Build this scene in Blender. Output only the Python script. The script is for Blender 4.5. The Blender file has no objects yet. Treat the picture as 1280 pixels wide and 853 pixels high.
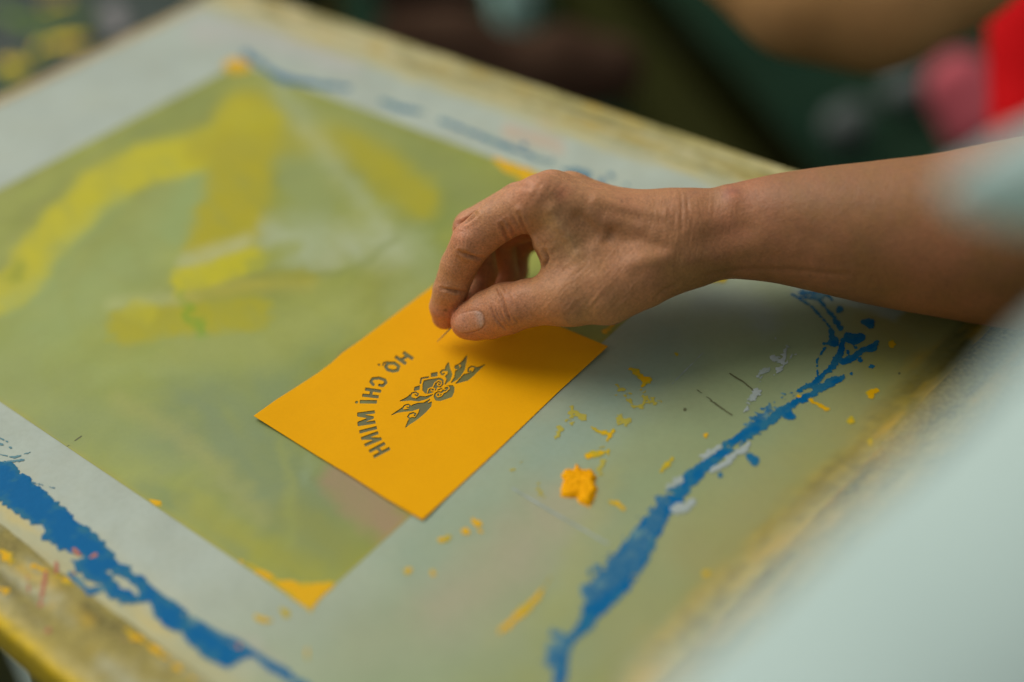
import bpy, math, random
import numpy as np
random.seed(7)
scn = bpy.context.scene
CM = 0.01                                     # everything below is authored in centimetres

# ------------------------------------------------------------------ camera geometry
FPX = 1824.755
RM = np.array([[0.7501262262, -0.3493314364, 0.5614963866],
               [0.6555661977, 0.5043428625, -0.5620242659],
               [-0.0868539297, 0.7896871929, 0.6073306615]])
CAM = np.array([29.6335, -18.5886, 36.4398])
def ray(px, py):
    return np.array([(px-640)/FPX, -(py-426.5)/FPX, -1.0])
def P(px, py, z=0.0):                         # where the sight line of the photo meets height z
    r = RM@ray(px, py); return CAM+r*((z-CAM[2])/r[2])
def PR(X, Y, Z=0.0):                          # photo pixel of a point of the place
    d = [X-CAM[0], Y-CAM[1], Z-CAM[2]]
    c = [d[0]*RM[0, i]+d[1]*RM[1, i]+d[2]*RM[2, i] for i in range(3)]
    return 640+c[0]/-c[2]*FPX, 426.5-c[1]/-c[2]*FPX
def J(px, py, dep):
    return CAM+RM@ray(px, py)*dep
def lin(r, g, b, k=1.0):
    f = lambda c: ((c/255)/12.92 if c/255 <= .04045 else ((c/255+.055)/1.055)**2.4)*k
    return np.array([f(r), f(g), f(b)])

# ------------------------------------------------------------------ numpy noise
_rs = np.random.RandomState(11)
_T2 = _rs.rand(256, 256).astype(np.float32)
def vnoise(x, y, s=0):
    x = x+s*37.17; y = y+s*91.73
    xi = np.floor(x).astype(int); yi = np.floor(y).astype(int); fx = x-xi; fy = y-yi
    fx = fx*fx*(3-2*fx); fy = fy*fy*(3-2*fy)
    g = lambda a, b: _T2[a & 255, b & 255]
    return (g(xi, yi)*(1-fx)+g(xi+1, yi)*fx)*(1-fy)+(g(xi, yi+1)*(1-fx)+g(xi+1, yi+1)*fx)*fy
def fbm(x, y, s=0, o=4):
    t = 0; a = .5; n = 0
    for k in range(o):
        t = t+a*vnoise(x*2**k, y*2**k, s+k*3); n += a; a *= .5
    return t/n*2-1                            # -1..1
def sst(a, b, x):
    t = np.clip((x-a)/(b-a), 0, 1); return t*t*(3-2*t)
def seg_dist(X, Y, pts, rad=None):
    """distance to a polyline minus its (varying) radius"""
    best = np.full(X.shape, 1e9)
    n = len(pts)
    if rad is None: rad = 0
    rad = [rad]*n if np.isscalar(rad) else rad
    if n == 1: return np.hypot(X-pts[0][0], Y-pts[0][1])-rad[0]
    for i in range(n-1):
        a = pts[i]; b = pts[i+1]; dx, dy = b[0]-a[0], b[1]-a[1]
        t = np.clip(((X-a[0])*dx+(Y-a[1])*dy)/(dx*dx+dy*dy+1e-12), 0, 1)
        best = np.minimum(best, np.hypot(X-a[0]-t*dx, Y-a[1]-t*dy)-(rad[i]*(1-t)+rad[i+1]*t))
    return best
def poly_sd(X, Y, pts):
    """signed distance to polygon, positive inside"""
    ins = np.zeros(X.shape, bool); n = len(pts)
    for i in range(n):
        x0, y0 = pts[i][:2]; x1, y1 = pts[(i+1) % n][:2]
        if y0 == y1: continue
        c = ((Y >= y0) != (Y >= y1)) & (X < (x1-x0)*(Y-y0)/(y1-y0)+x0); ins ^= c
    d = seg_dist(X, Y, [p[:2] for p in pts]+[pts[0][:2]])
    return np.where(ins, d, -d)
def PX(lst, z=0.0): return [tuple(P(a[0], a[1], z)[:2]) for a in lst]

# ------------------------------------------------------------------ object helpers
def tag(o, label=None, cat=None, group=None, kind=None):
    if label: o['label'] = label
    if cat: o['category'] = cat
    if group: o['group'] = group
    if kind: o['kind'] = kind
    return o
def mesh_obj(name, verts, faces, m, parent=None, smooth=True, col=None, mods=()):
    me = bpy.data.meshes.new(name)
    v = np.asarray(verts, float)*CM
    if parent is not None: v = v-np.array(parent.location)
    me.from_pydata(v.tolist(), [], faces if isinstance(faces, list) else faces.tolist())
    me.update()
    if smooth: me.polygons.foreach_set('use_smooth', [True]*len(me.polygons))
    if col is not None:
        for nm, c in col.items():
            at = me.color_attributes.new(nm, 'FLOAT_COLOR', 'POINT')
            c4 = np.ones((len(v), 4), np.float32); c4[:, :3] = c; at.data.foreach_set('color', c4.ravel())
    o = bpy.data.objects.new(name, me); scn.collection.objects.link(o)
    if m: me.materials.append(m)
    if parent is not None: o.parent = parent
    return o
def empty(name, loc):
    o = bpy.data.objects.new(name, None); scn.collection.objects.link(o)
    o.location = np.array(loc, float)*CM; o.empty_display_size = .02
    return o
def box(x0, x1, y0, y1, z0, z1):
    v = [(x, y, z) for z in (z0, z1) for y in (y0, y1) for x in (x0, x1)]
    f = [(0, 2, 3, 1), (4, 5, 7, 6), (0, 1, 5, 4), (2, 6, 7, 3), (0, 4, 6, 2), (1, 3, 7, 5)]
    return v, f
def bevel(o, w, seg=2):
    m = o.modifiers.new('bevel', 'BEVEL'); m.width = w*CM; m.segments = seg; m.limit_method = 'ANGLE'; return o
def tube(pts, rads, n=14, cap=True):
    pts = [np.array(p, float) for p in pts]; V = []; F = []
    for i, p in enumerate(pts):
        t = pts[min(i+1, len(pts)-1)]-pts[max(i-1, 0)]; t /= np.linalg.norm(t)
        a = np.cross(t, [0, 0, 1.]); a = a if np.linalg.norm(a) > .05 else np.cross(t, [1., 0, 0]); a /= np.linalg.norm(a); b = np.cross(t, a)
        for k in range(n):
            an = 2*math.pi*k/n; V.append(p+(a*math.cos(an)+b*math.sin(an))*rads[i])
    for i in range(len(pts)-1):
        for k in range(n):
            F.append((i*n+k, i*n+(k+1) % n, (i+1)*n+(k+1) % n, (i+1)*n+k))
    if cap: F.append(tuple(range(n))[::-1]); F.append(tuple((len(pts)-1)*n+k for k in range(n)))
    return V, F

# ------------------------------------------------------------------ materials
def mat(name, color=(.5, .5, .5), rough=.5, attr=None, bump=(), var=None, spec=.18, sss=0, sssr=(1, .35, .2), coat=0, coat_rough=.2, rough_var=None, sheen=0):
    """bump: list of (noise scale per metre, strength, distance in cm); var: list of (scale, amount, colour)"""
    m = bpy.data.materials.new(name); m.use_nodes = True
    nt = m.node_tree; N = nt.nodes; L = nt.links; b = N['Principled BSDF']
    tc = N.new('ShaderNodeTexCoord')
    if attr:
        a = N.new('ShaderNodeVertexColor'); a.layer_name = attr; c = a.outputs['Color']
    else:
        a = N.new('ShaderNodeRGB'); a.outputs[0].default_value = (*color, 1); c = a.outputs[0]
    for (sc, amt, cc) in (var or ()):
        nz = N.new('ShaderNodeTexNoise'); L.new(tc.outputs['Object'], nz.inputs['Vector'])
        nz.inputs['Scale'].default_value = sc; nz.inputs['Detail'].default_value = 6; nz.inputs['Roughness'].default_value = .6
        mr = N.new('ShaderNodeMapRange'); mr.inputs[1].default_value = .42; mr.inputs[2].default_value = .68; mr.inputs[4].default_value = amt
        L.new(nz.outputs['Fac'], mr.inputs[0])
        mx = N.new('ShaderNodeMix'); mx.data_type = 'RGBA'; L.new(mr.outputs[0], mx.inputs['Factor'])
        L.new(c, mx.inputs['A']); mx.inputs['B'].default_value = (*cc, 1); c = mx.outputs['Result']
    L.new(c, b.inputs['Base Color'])
    b.inputs['Roughness'].default_value = rough; b.inputs['Specular IOR Level'].default_value = spec
    if rough_var:
        nz = N.new('ShaderNodeTexNoise'); L.new(tc.outputs['Object'], nz.inputs['Vector']); nz.inputs['Scale'].default_value = rough_var[0]
        nz.inputs['Detail'].default_value = 5
        mr = N.new('ShaderNodeMapRange'); mr.inputs[1].default_value = .3; mr.inputs[2].default_value = .7
        mr.inputs[3].default_value = rough-rough_var[1]; mr.inputs[4].default_value = rough+rough_var[1]
        L.new(nz.outputs['Fac'], mr.inputs[0]); L.new(mr.outputs[0], b.inputs['Roughness'])
    prev = None
    for (kind, sc, st, dist) in bump:
        if kind == 'noise':
            nz = N.new('ShaderNodeTexNoise'); nz.inputs['Detail'].default_value = 4; out = nz.outputs['Fac']
        else:
            nz = N.new('ShaderNodeTexVoronoi'); nz.feature = kind; out = nz.outputs['Distance']
        L.new(tc.outputs['Object'], nz.inputs['Vector']); nz.inputs['Scale'].default_value = sc
        bp = N.new('ShaderNodeBump'); bp.inputs['Strength'].default_value = st; bp.inputs['Distance'].default_value = dist*CM
        L.new(out, bp.inputs['Height'])
        if prev: L.new(prev, bp.inputs['Normal'])
        prev = bp.outputs['Normal']
    if prev: L.new(prev, b.inputs['Normal'])
    if sss:
        b.inputs['Subsurface Weight'].default_value = sss; b.inputs['Subsurface Radius'].default_value = sssr; b.inputs['Subsurface Scale'].default_value = .004
    if coat:
        b.inputs['Coat Weight'].default_value = coat; b.inputs['Coat Roughness'].default_value = coat_rough
    if sheen: b.inputs['Sheen Weight'].default_value = sheen
    return m

K = 1.28                                       # photo value -> surface colour
S = lambda r, g, b, k=K: tuple(lin(r, g, b, k))
M = dict(
    mesh=mat('screen mesh', attr='paint', rough=.5, spec=.15, coat=.12, coat_rough=.2, bump=(('noise', 2500, .12, .01), ('noise', 60, .1, .05)), var=((45, .12, S(150, 145, 105)), (400, .10, S(105, 115, 90))), rough_var=(60, .10)),
    film=mat('emulsion film', attr='paint', rough=.45, spec=.12, coat=.16, coat_rough=.14, bump=(('noise', 45, .10, .05), ('noise', 1800, .06, .01)), var=((60, .10, S(120, 130, 70)), (500, .07, S(90, 105, 70))), rough_var=(40, .10)),
    rail=mat('stained wood rail', attr='paint', rough=.6, bump=(('noise', 350, .5, .05),), var=((220, .45, S(110, 105, 50)), (500, .35, S(175, 160, 90)))),
    blue=mat('blue ink', attr='paint', rough=.6, spec=.08, bump=(('noise', 500, .5, .03), ('noise', 120, .4, .05)), var=((700, .15, S(0, 70, 115)),)),
    blue_thin=mat('thin blue ink', attr='paint', rough=.6, spec=.15, var=((400, .3, S(90, 125, 135)),)),
    yellow=mat('yellow ink', attr='paint', rough=.6, spec=.15, bump=(('noise', 600, .3, .02),)),
    clump=mat('dried yellow paint', color=S(232, 162, 0, 1.2), rough=.75, spec=.1, bump=(('noise', 600, .8, .08),), var=((300, .35, S(200, 120, 0)),)),
    white=mat('white residue', attr='paint', rough=.6, var=((300, .4, S(136, 148, 136)),)),
    red=mat('red ink fleck', color=S(165, 95, 80), rough=.6, var=((300, .5, S(150, 120, 70)),)),
    dark=mat('dark scratch', color=S(88, 90, 62), rough=.6),
    card=mat('yellow card', color=S(212, 151, 0, 1.3), rough=.8, spec=.10, bump=(('noise', 1400, .35, .012), ('noise', 90, .12, .04)), var=((35, .16, S(198, 134, 0, 1.2)), (900, .10, S(190, 135, 10, 1.2)))),
    skin=mat('skin', attr='paint', rough=.50, spec=.42, sss=.10, bump=(('DISTANCE_TO_EDGE', 850, .55, .03), ('noise', 1300, .6, .03), ('noise', 300, .22, .04)), var=((120, .25, S(150, 92, 70)), (350, .22, S(120, 82, 52)), (1100, .40, S(95, 66, 42)))),
    mint=mat('mint fabric', color=S(160, 178, 171), rough=.9, sheen=.1, bump=(('noise', 900, .3, .03), ('noise', 25, .3, .5)), var=((12, .3, S(150, 170, 164)),)),
    needle=mat('steel', color=(.25, .23, .2), rough=.3),
)

# ------------------------------------------------------------------ layers cut out of a height field
def layer(name, bounds, res, field, m, parent, z0=.02, h=.02, edge=.05, zf=None, bumps=0, split=0, ink=None):
    x0, x1, y0, y1 = bounds
    nx = int((x1-x0)/res)+1; ny = int((y1-y0)/res)+1
    xs = np.linspace(x0, x1, nx); ys = np.linspace(y0, y1, ny); X, Y = np.meshgrid(xs, ys, indexing='ij')
    F = field(X, Y)
    Z = z0+h*sst(0, edge, F)
    if bumps: Z = Z+bumps*(fbm(X*4, Y*4, 5)*.5+.5)*sst(0, edge*2, F)
    if zf is not None: Z = Z+zf(X, Y)
    pos = F > 0
    idx = -np.ones(F.shape, int); idx[pos] = np.arange(pos.sum())
    V = list(map(tuple, np.stack([X[pos], Y[pos], Z[pos]], 1))); FV = F[pos].tolist()
    a, b, c, d = pos[:-1, :-1], pos[1:, :-1], pos[1:, 1:], pos[:-1, 1:]
    cnt = a.astype(int)+b+c+d
    full = np.argwhere(cnt == 4)
    Fa = np.stack([idx[full[:, 0], full[:, 1]], idx[full[:, 0]+1, full[:, 1]], idx[full[:, 0]+1, full[:, 1]+1], idx[full[:, 0], full[:, 1]+1]], 1).tolist()
    cache = {}
    def cross(i0, j0, i1, j1):
        k = (i0, j0, i1, j1) if (i0, j0) < (i1, j1) else (i1, j1, i0, j0)
        if k in cache: return cache[k]
        i0, j0, i1, j1 = k; f0, f1 = F[i0, j0], F[i1, j1]; t = min(max(f0/(f0-f1), .02), .98)
        x = xs[i0]+(xs[i1]-xs[i0])*t; y = ys[j0]+(ys[j1]-ys[j0])*t
        zz = z0+(float(zf(np.array(x), np.array(y))) if zf is not None else 0)
        V.append((x, y, zz)); FV.append(0.); cache[k] = len(V)-1; return cache[k]
    for i, j in np.argwhere((cnt > 0) & (cnt < 4)):
        q = [(i, j), (i+1, j), (i+1, j+1), (i, j+1)]; out = []
        for k in range(4):
            p, n = q[k], q[(k+1) % 4]
            if pos[p]: out.append(int(idx[p]))
            if pos[p] != pos[n]: out.append(cross(*p, *n))
        if len(out) >= 3: Fa.append(out)
    col = None
    if ink:                                     # thin at its ragged rim, full where it lies thick
        va = np.array(V); full_, thin_, wd = ink
        t = np.clip(sst(-.2*wd, wd, np.minimum(np.array(FV), wd*1.3)+wd*2.0*fbm(va[:, 0]*2.2, va[:, 1]*2.2, 77, 5)-wd*.15), 0, 1)[:, None]
        col = np.array(full_)*t+np.array(thin_)*(1-t)
    if not split: return mesh_obj(name, V, Fa, m, parent, True, {'paint': col} if ink else None)
    par = list(range(len(V)))
    def find(a):
        while par[a] != a: par[a] = par[par[a]]; a = par[a]
        return a
    for fc in Fa:
        r = find(fc[0])
        for v in fc[1:]:
            q = find(v)
            if q != r: par[q] = r
    comp = {}
    for fc in Fa: comp.setdefault(find(fc[0]), []).append(fc)
    objs = []
    for fs in sorted(comp.values(), key=len, reverse=True)[:split]:
        if len(fs) < 7: continue
        ids = sorted({v for f_ in fs for v in f_}); mp = {v: k for k, v in enumerate(ids)}
        objs.append(mesh_obj(name, [V[v] for v in ids], [[mp[v] for v in f_] for f_ in fs], m, parent, True, {'paint': col[ids]} if ink else None))
    return objs

# ------------------------------------------------------------------ stains on the screen (wear, plus some reflections and shade put into the colour)
FX0, FX1, FY0, FY1 = -33.8, 0.0, 0.0, 25.7         # film rectangle
OX0, OX1, OY0, OY1 = -42.9, 13.6, -7.0, 32.75      # outer edge of the frame
def px_cm(px, py): return 1824.755/(CAM[2]/-(RM@ray(px, py))[2])
def strokes(X, Y, base, lst):
    wx = X+.4*fbm(X*.45, Y*.45, 2)+.28*fbm(X*1.8, Y*1.8, 3, 5); wy = Y+.4*fbm(X*.45, Y*.45, 6)+.28*fbm(X*1.8, Y*1.8, 8, 5)
    C = base; wx, wy = PR(wx, wy)
    for pts, r, c, st, soft in lst:
        d = seg_dist(wx, wy, pts, r)
        a = st*(1-sst(-soft, soft, d))*np.clip(.93+.35*fbm(X*.6+Y*1.5, Y*.5-X*.3, 9, 5), 0, 1)
        C = C*(1-a[..., None])+np.array(c)*a[..., None]
    return C
def mesh_paint(X, Y):
    n = fbm(X*.12, Y*.12, 1)[..., None]; n2 = fbm(X*.5, Y*.5, 4)[..., None]
    a = lin(155, 165, 152, K); b = lin(132, 144, 108, K); c = lin(130, 132, 74, K)
    t = sst(-6, 6, X+2*n[..., 0])[..., None]
    C = a*(1-t)+b*t
    t2 = sst(5, 12, X+2*n2[..., 0])[..., None]; C = C*(1-t2)+c*t2  # olive towards the right: shadow of person and arm put into the colour
    C = C*(1+.07*n+.07*n2)*(1+.05*fbm(X*1.2+Y, Y*.4-X*.4, 29)[..., None])
    C = strokes(X, Y, C, [
        ([(560, 760), (640, 700), (700, 640)], 45, S(158, 148, 125), .6, 45),  # brownish reflection of the arm, painted into the mesh colour
        ([(520, 690), (580, 640), (660, 560)], 35, S(130, 150, 130), .5, 35),
        ([(700, 560), (760, 500), (830, 440)], 35, S(128, 150, 138), .6, 35),
        ([(820, 600), (900, 540), (980, 440)], 30, S(125, 138, 100), .6, 40),
        ([(800, 780), (850, 700), (930, 630)], 50, S(140, 142, 98), .6, 50),
        ([(890, 700), (960, 640), (1080, 520)], 40, S(140, 135, 85), .55, 40),
        ([(1090, 400), (1140, 430), (1160, 460)], 40, S(140, 128, 62), .65, 40),
        ([(620, 800), (700, 760), (760, 600)], 12, S(150, 150, 95), .4, 14),
        ([(460, 800), (520, 820), (640, 790)], 30, S(140, 148, 118), .5, 30),
        ([(1000, 360), (1060, 372), (1120, 392)], 9, S(150, 168, 165), .6, 8),  # pale teal sky reflection beside the forearm, put into the colour
        ([(960, 400), (930, 380), (880, 370)], 16, S(138, 150, 140), .6, 16),  # dimmer painted sky reflection under the wrist
        ([(0, 90), (130, 40), (200, 20)], 14, S(170, 160, 120), .35, 14),
        ([(250, 40), (320, 40), (440, 80)], 14, S(175, 165, 160), .4, 16),
        ([(300, 10), (420, 40), (560, 90), (720, 150), (860, 195)], 8, S(185, 180, 140), .7, 12),
        ([(420, 60), (520, 95), (640, 140), (760, 180)], 6, S(182, 178, 130), .5, 8),
        ([(640, 165), (700, 185)], 9, S(190, 150, 120), .5, 8), ([(810, 185), (830, 192)], 6, S(205, 140, 105), .6, 7),
        ([(680, 150), (690, 155)], 6, S(205, 140, 105), .5, 7),
        ([(0, 600), (60, 650), (130, 710), (200, 760), (300, 840)], 20, S(165, 165, 138), .55, 20),
        ([(0, 668), (60, 705), (110, 740)], 9, S(190, 150, 30), .55, 10),
        ([(160, 790), (230, 840), (280, 880)], 7, S(200, 160, 40), .8, 8),
        ([(260, 800), (300, 800), (350, 840)], 10, S(160, 150, 140), .4, 10),
    ])
    # stained bands next to the rails, streaked along them
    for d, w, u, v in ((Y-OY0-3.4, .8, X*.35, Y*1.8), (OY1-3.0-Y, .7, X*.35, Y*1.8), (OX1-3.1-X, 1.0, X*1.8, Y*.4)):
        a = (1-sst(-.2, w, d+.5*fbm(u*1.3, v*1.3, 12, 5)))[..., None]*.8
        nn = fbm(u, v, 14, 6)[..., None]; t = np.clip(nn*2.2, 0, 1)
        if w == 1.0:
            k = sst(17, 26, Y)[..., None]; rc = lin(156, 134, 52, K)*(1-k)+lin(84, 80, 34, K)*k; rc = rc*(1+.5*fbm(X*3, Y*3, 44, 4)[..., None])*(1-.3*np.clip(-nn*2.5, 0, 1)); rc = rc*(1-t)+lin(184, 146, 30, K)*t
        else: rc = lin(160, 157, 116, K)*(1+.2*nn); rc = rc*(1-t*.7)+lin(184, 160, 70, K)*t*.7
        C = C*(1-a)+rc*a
    return C
def film_paint(X, Y):
    n = fbm(X*.15, Y*.15, 21)[..., None]; n2 = fbm(X*.6, Y*.6, 24)[..., None]
    C = lin(138, 147, 66, K*.98)*(1+.16*n+.16*n2)*(1+.10*fbm(X*1.5+Y*.6, Y*.5-X*.2, 28)[..., None]*np.array([1., .6, 1.4]))
    Yl = S(170, 166, 0, 1.45); Yd = S(158, 152, 0, 1.35); G = S(120, 145, 100); W = S(166, 180, 150); T = S(112, 132, 104)
    C = strokes(X, Y, C, [
        ([(40, 560), (120, 520), (200, 560)], 26, S(108, 130, 92), .5, 26), ([(180, 610), (260, 650), (300, 690)], 12, S(104, 128, 92), .55, 16),
        ([(420, 420), (360, 470), (330, 520)], 16, S(108, 132, 88), .5, 20), ([(120, 470), (180, 450), (260, 480)], 10, S(150, 164, 100), .55, 12),
        ([(540, 330), (520, 290), (560, 260)], 22, S(112, 132, 66), .6, 24), ([(90, 250), (180, 170), (260, 120)], 16, S(118, 134, 72), .5, 20),
        ([(210, 290), (240, 250), (250, 220)], 16, S(122, 148, 84), .6, 12), ([(250, 560), (330, 540), (420, 560)], 7, S(146, 160, 96), .4, 10), ([(280, 600), (330, 620), (400, 610)], 6, S(140, 154, 96), .45, 8),
        ([(-100, 440), (60, 450), (200, 470), (300, 460)], 50, S(140, 156, 80), .6, 60),
        ([(60, 400), (160, 330), (230, 260), (250, 220)], 40, S(145, 165, 105), .6, 35),
        ([(0, 470), (60, 500), (180, 560)], 45, S(135, 150, 88), .6, 45),
        ([(250, 520), (330, 580), (400, 640)], 55, T, .7, 45),
        ([(330, 480), (420, 520), (480, 590)], 30, S(118, 136, 98), .6, 30),
        ([(230, 440), (330, 430), (430, 390)], 28, S(150, 160, 92), .6, 30),
        ([(440, 150), (540, 200), (600, 250)], 25, S(128, 142, 80), .7, 30),
        ([(360, 140), (420, 150), (480, 170)], 18, S(140, 150, 84), .5, 20),
        ([(370, 180), (390, 250), (380, 300)], 32, S(135, 150, 92), .8, 14),
        ([(-40, 380), (10, 362), (40, 330), (72, 285), (120, 238), (180, 207), (250, 190), (290, 172)], 25, Yl, 1.0, 8),
        ([(310, 150), (303, 200), (292, 260), (270, 305)], 39, Yd, 1.0, 14),
        ([(300, 145), (330, 160)], 24, Yl, .5, 16),
        ([(250, 185), (300, 190), (360, 175), (430, 178), (490, 210), (530, 250)], 20, Yd, .8, 16),
        ([(480, 230), (520, 255)], 18, Yd, .5, 14),
        ([(345, 100), (380, 160), (430, 220), (470, 275), (490, 310)], 9, W, .55, 22),  # pale streak of reflected light painted into the film
        ([(350, 300), (430, 300), (500, 310)], 24, W, .55, 26), ([(330, 290), (400, 330), (450, 310)], 12, S(175, 188, 168), .3, 16),  # wide whitish reflection, also painted as film colour
        ([(520, 300), (540, 340), (500, 380)], 18, S(150, 165, 115), .5, 18),
        ([(235, 330), (270, 318), (300, 305)], 12, S(172, 178, 130), .75, 10),
        ([(140, 380), (200, 375), (240, 372)], 9, S(170, 178, 120), .6, 10),
        ([(155, 408), (205, 400), (318, 392)], 21, S(162, 158, 0, 1.25), .9, 9), ([(240, 372), (330, 352), (380, 345)], 9, S(160, 156, 10, 1.2), .7, 9),
        ([(170, 385), (190, 392)], 12, Yl, .6, 9),
        ([(225, 352), (270, 340), (318, 322)], 15, Yl, 1.0, 7),
        ([(320, 345), (350, 347), (420, 342), (470, 320), (495, 298)], 4, S(116, 130, 56), .5, 6),
        ([(320, 330), (350, 310), (370, 308)], 9, S(140, 150, 60), .7, 8),
        ([(228, 365), (240, 395), (252, 420)], 4, S(105, 150, 20), .7, 5),
        ([(230, 370), (300, 355), (380, 355)], 10, S(165, 160, 70), .5, 10),
        ([(20, 335), (15, 345)], 8, S(110, 130, 20), .6, 8),
        ([(0, 385), (60, 350), (90, 300), (150, 250)], 12, S(130, 160, 110), .35, 14),
        ([(470, 470), (540, 480), (590, 465), (540, 500), (460, 540)], 42, S(98, 98, 66), 1, 14),  # painted shade: darker film seen through the card cut-outs
        ([(250, 640), (330, 690), (390, 710)], 16, S(150, 150, 40), .6, 18),
        ([(370, 640), (420, 670), (440, 690)], 24, S(135, 140, 60), .6, 22),
        ([(350, 560), (370, 620), (360, 680)], 7, S(150, 158, 80), .4, 10),
        ([(400, 520), (385, 600)], 5, S(140, 160, 130), .4, 8),
        ([(430, 600), (460, 630), (495, 655)], 24, S(152, 128, 104), .85, 14),  # pinkish reflection of skin, painted as a film patch
        ([(150, 500), (220, 540), (330, 640)], 10, S(160, 160, 90), .4, 14),
    ])
    e = np.minimum(np.minimum(X-FX0, FX1-X-.055*Y), np.minimum(Y-FY0, FY1-Y))
    a = (1-sst(.02, .22+.12*n2[..., 0], e))[..., None]*.35
    return (C*(1-a)+lin(160, 150, 40, K)*a)*np.array([.92, .88, .82])
def rail_paint(X, Y, Z, kind):
    hor = kind in ('front', 'back'); u, v = (X, Y) if hor else (Y, X)
    n = fbm(u*.25, v*1.4, 31)[..., None]; n2 = fbm(u*.32, v*2.6, 34, 6)[..., None]; n3 = fbm(u*.4, v*2.2, 37, 6)[..., None]; n4 = fbm(u*1.6, v*6, 39, 4)[..., None]
    base, pale, dark, yel, ay = {
        'front': (lin(134, 122, 62, K), lin(160, 160, 135, K), lin(78, 70, 30, K), lin(185, 150, 25, K), .5),
        'back': (lin(148, 142, 96, K), lin(180, 176, 140, K), lin(104, 102, 62, K), lin(185, 150, 40, K), .45),
        'left': (lin(168, 146, 108, K), lin(180, 170, 140, K), lin(130, 100, 70, K), lin(185, 150, 60, K), .3),
        'right': (lin(112, 106, 42, K), lin(150, 140, 80, K), lin(48, 46, 14, K), lin(170, 135, 25, K), .6)}[kind]
    C = base*(1+.3*n+.4*n4)
    if kind == 'back':                        # creamier towards the far left, olive towards the forearm
        t = sst(-14, -36, X)[..., None]*.8; C = C*(1-t)+lin(186, 178, 142, K)*t
        e = np.exp(-((OY1-Y-.25)/.25)**2)[..., None]*.6; C = C*(1-e)+lin(192, 180, 110, K)*e
    if kind == 'front':
        e = np.exp(-((Y-OY0-.15+.15*n[..., 0])/.38)**2)[..., None]*.85; yl = lin(205, 172, 0, K)
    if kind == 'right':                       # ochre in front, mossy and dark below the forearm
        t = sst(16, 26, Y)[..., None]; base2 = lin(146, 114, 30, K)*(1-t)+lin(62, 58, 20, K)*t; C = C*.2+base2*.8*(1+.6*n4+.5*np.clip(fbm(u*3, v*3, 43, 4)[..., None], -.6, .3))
    a = np.clip(n2*2.2, 0, 1)*.8*(1 if kind != 'right' else .4); C = C*(1-a)+pale*a
    a = np.clip(-n2*2.2-.1, 0, 1)*.9; C = C*(1-a)+dark*a
    a = np.clip(n3*3-.6, 0, 1)*ay*1.4; a = np.clip(a, 0, .9); C = C*(1-a)+yel*a
    if kind == 'front': C = C*(1-e)+yl*e
    return C

# ================================================================== THE SCREEN
screen = empty('printing_screen', (-14, 13, -2.2))
tag(screen, 'ink stained silk screen with a yellow green film rectangle, lying flat under the hand', 'printing screen')
def grid_layer(name, b, res, paint, m, z, parent, warp=0):
    nx = int((b[1]-b[0])/res)+1; ny = int((b[3]-b[2])/res)+1
    X, Y = np.meshgrid(np.linspace(b[0], b[1], nx), np.linspace(b[2], b[3], ny), indexing='ij')
    if warp: X = X-warp*Y*(X-b[0])/(b[1]-b[0])
    C = paint(X, Y).reshape(-1, 3)
    Z = z+0*X
    V = np.stack([X, Y, Z], -1).reshape(-1, 3)
    i, j = np.meshgrid(np.arange(nx-1), np.arange(ny-1), indexing='ij'); a = (i*ny+j).ravel()
    F = np.stack([a, a+ny, a+ny+1, a+1], 1)
    return mesh_obj(name, V, F, m, parent, True, {'paint': np.clip(C, .002, .9)})
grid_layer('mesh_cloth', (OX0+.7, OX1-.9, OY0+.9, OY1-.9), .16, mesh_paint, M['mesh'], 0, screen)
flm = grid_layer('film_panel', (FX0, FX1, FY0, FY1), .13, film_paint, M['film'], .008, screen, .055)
def rail(kind, x0, x1, y0, y1, z0, z1, side=None):
    hor = (x1-x0) > (y1-y0); w = (y1-y0) if hor else (x1-x0); Ln = (x1-x0) if hor else (y1-y0)
    prof = []
    r = .28
    for cx_, cz, a0 in ((w-r, z1-r, 0), (r, z1-r, 90), (r, z0+r, 180), (w-r, z0+r, 270)):
        for k in range(4):
            a = math.radians(a0+30*k); prof.append((cx_+r*math.cos(a), cz+r*math.sin(a)))
    # extra points across the top
    top = [(w-r-(w-2*r)*t, z1) for t in (.15, .3, .45, .6, .75, .9)]
    prof = prof[:4]+top+prof[4:]
    n = int(Ln/.25); V = []; npf = len(prof)
    for i in range(n+1):
        s = Ln*i/n
        for (a, z) in prof:
            dz = .03*(fbm(np.array(s*.6), np.array(a*2.), 51))*(1 if z > z1-.3 else 0)
            V.append((x0+s, y0+a, z+dz) if hor else (x0+a, y0+s, z+dz))
    V = np.array(V); F = []
    for i in range(n):
        for k in range(npf):
            k2 = (k+1) % npf; q = (i*npf+k, i*npf+k2, (i+1)*npf+k2, (i+1)*npf+k); F.append(q if hor else q[::-1])
    F.append(tuple(range(npf))); F.append(tuple(n*npf+k for k in range(npf)))
    C = rail_paint(V[:, 0], V[:, 1], V[:, 2], kind)
    if side is not None:
        a = sst(0, .35, z1-.12-V[:, 2]+.12*fbm(V[:, 0]*1.5, V[:, 1]*1.5, 3))[:, None]*.92
        C = C*(1-a)+np.array(side)*(1+.3*fbm(V[:, 0]*.8, V[:, 1]*.8, 17)[:, None])*a
    return mesh_obj('frame_rail', V, F, M['rail'], screen, True, {'paint': np.clip(C, .003, .9)})
rail('front', OX0, OX1, OY0, OY0+3.1, -2.0, .02, S(195, 165, 0, 1.1))
rail('back', OX0, OX1, OY1-2.6, OY1, -2.0, .02, S(190, 175, 95))
rail('left', OX0, OX0+1.1, OY0+3.11, OY1-2.61, -2.0, .05, S(165, 130, 80))
rail('right', OX1-2.6, OX1, OY0+3.11, OY1-2.61, -2.0, .03, S(95, 85, 25))

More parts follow.
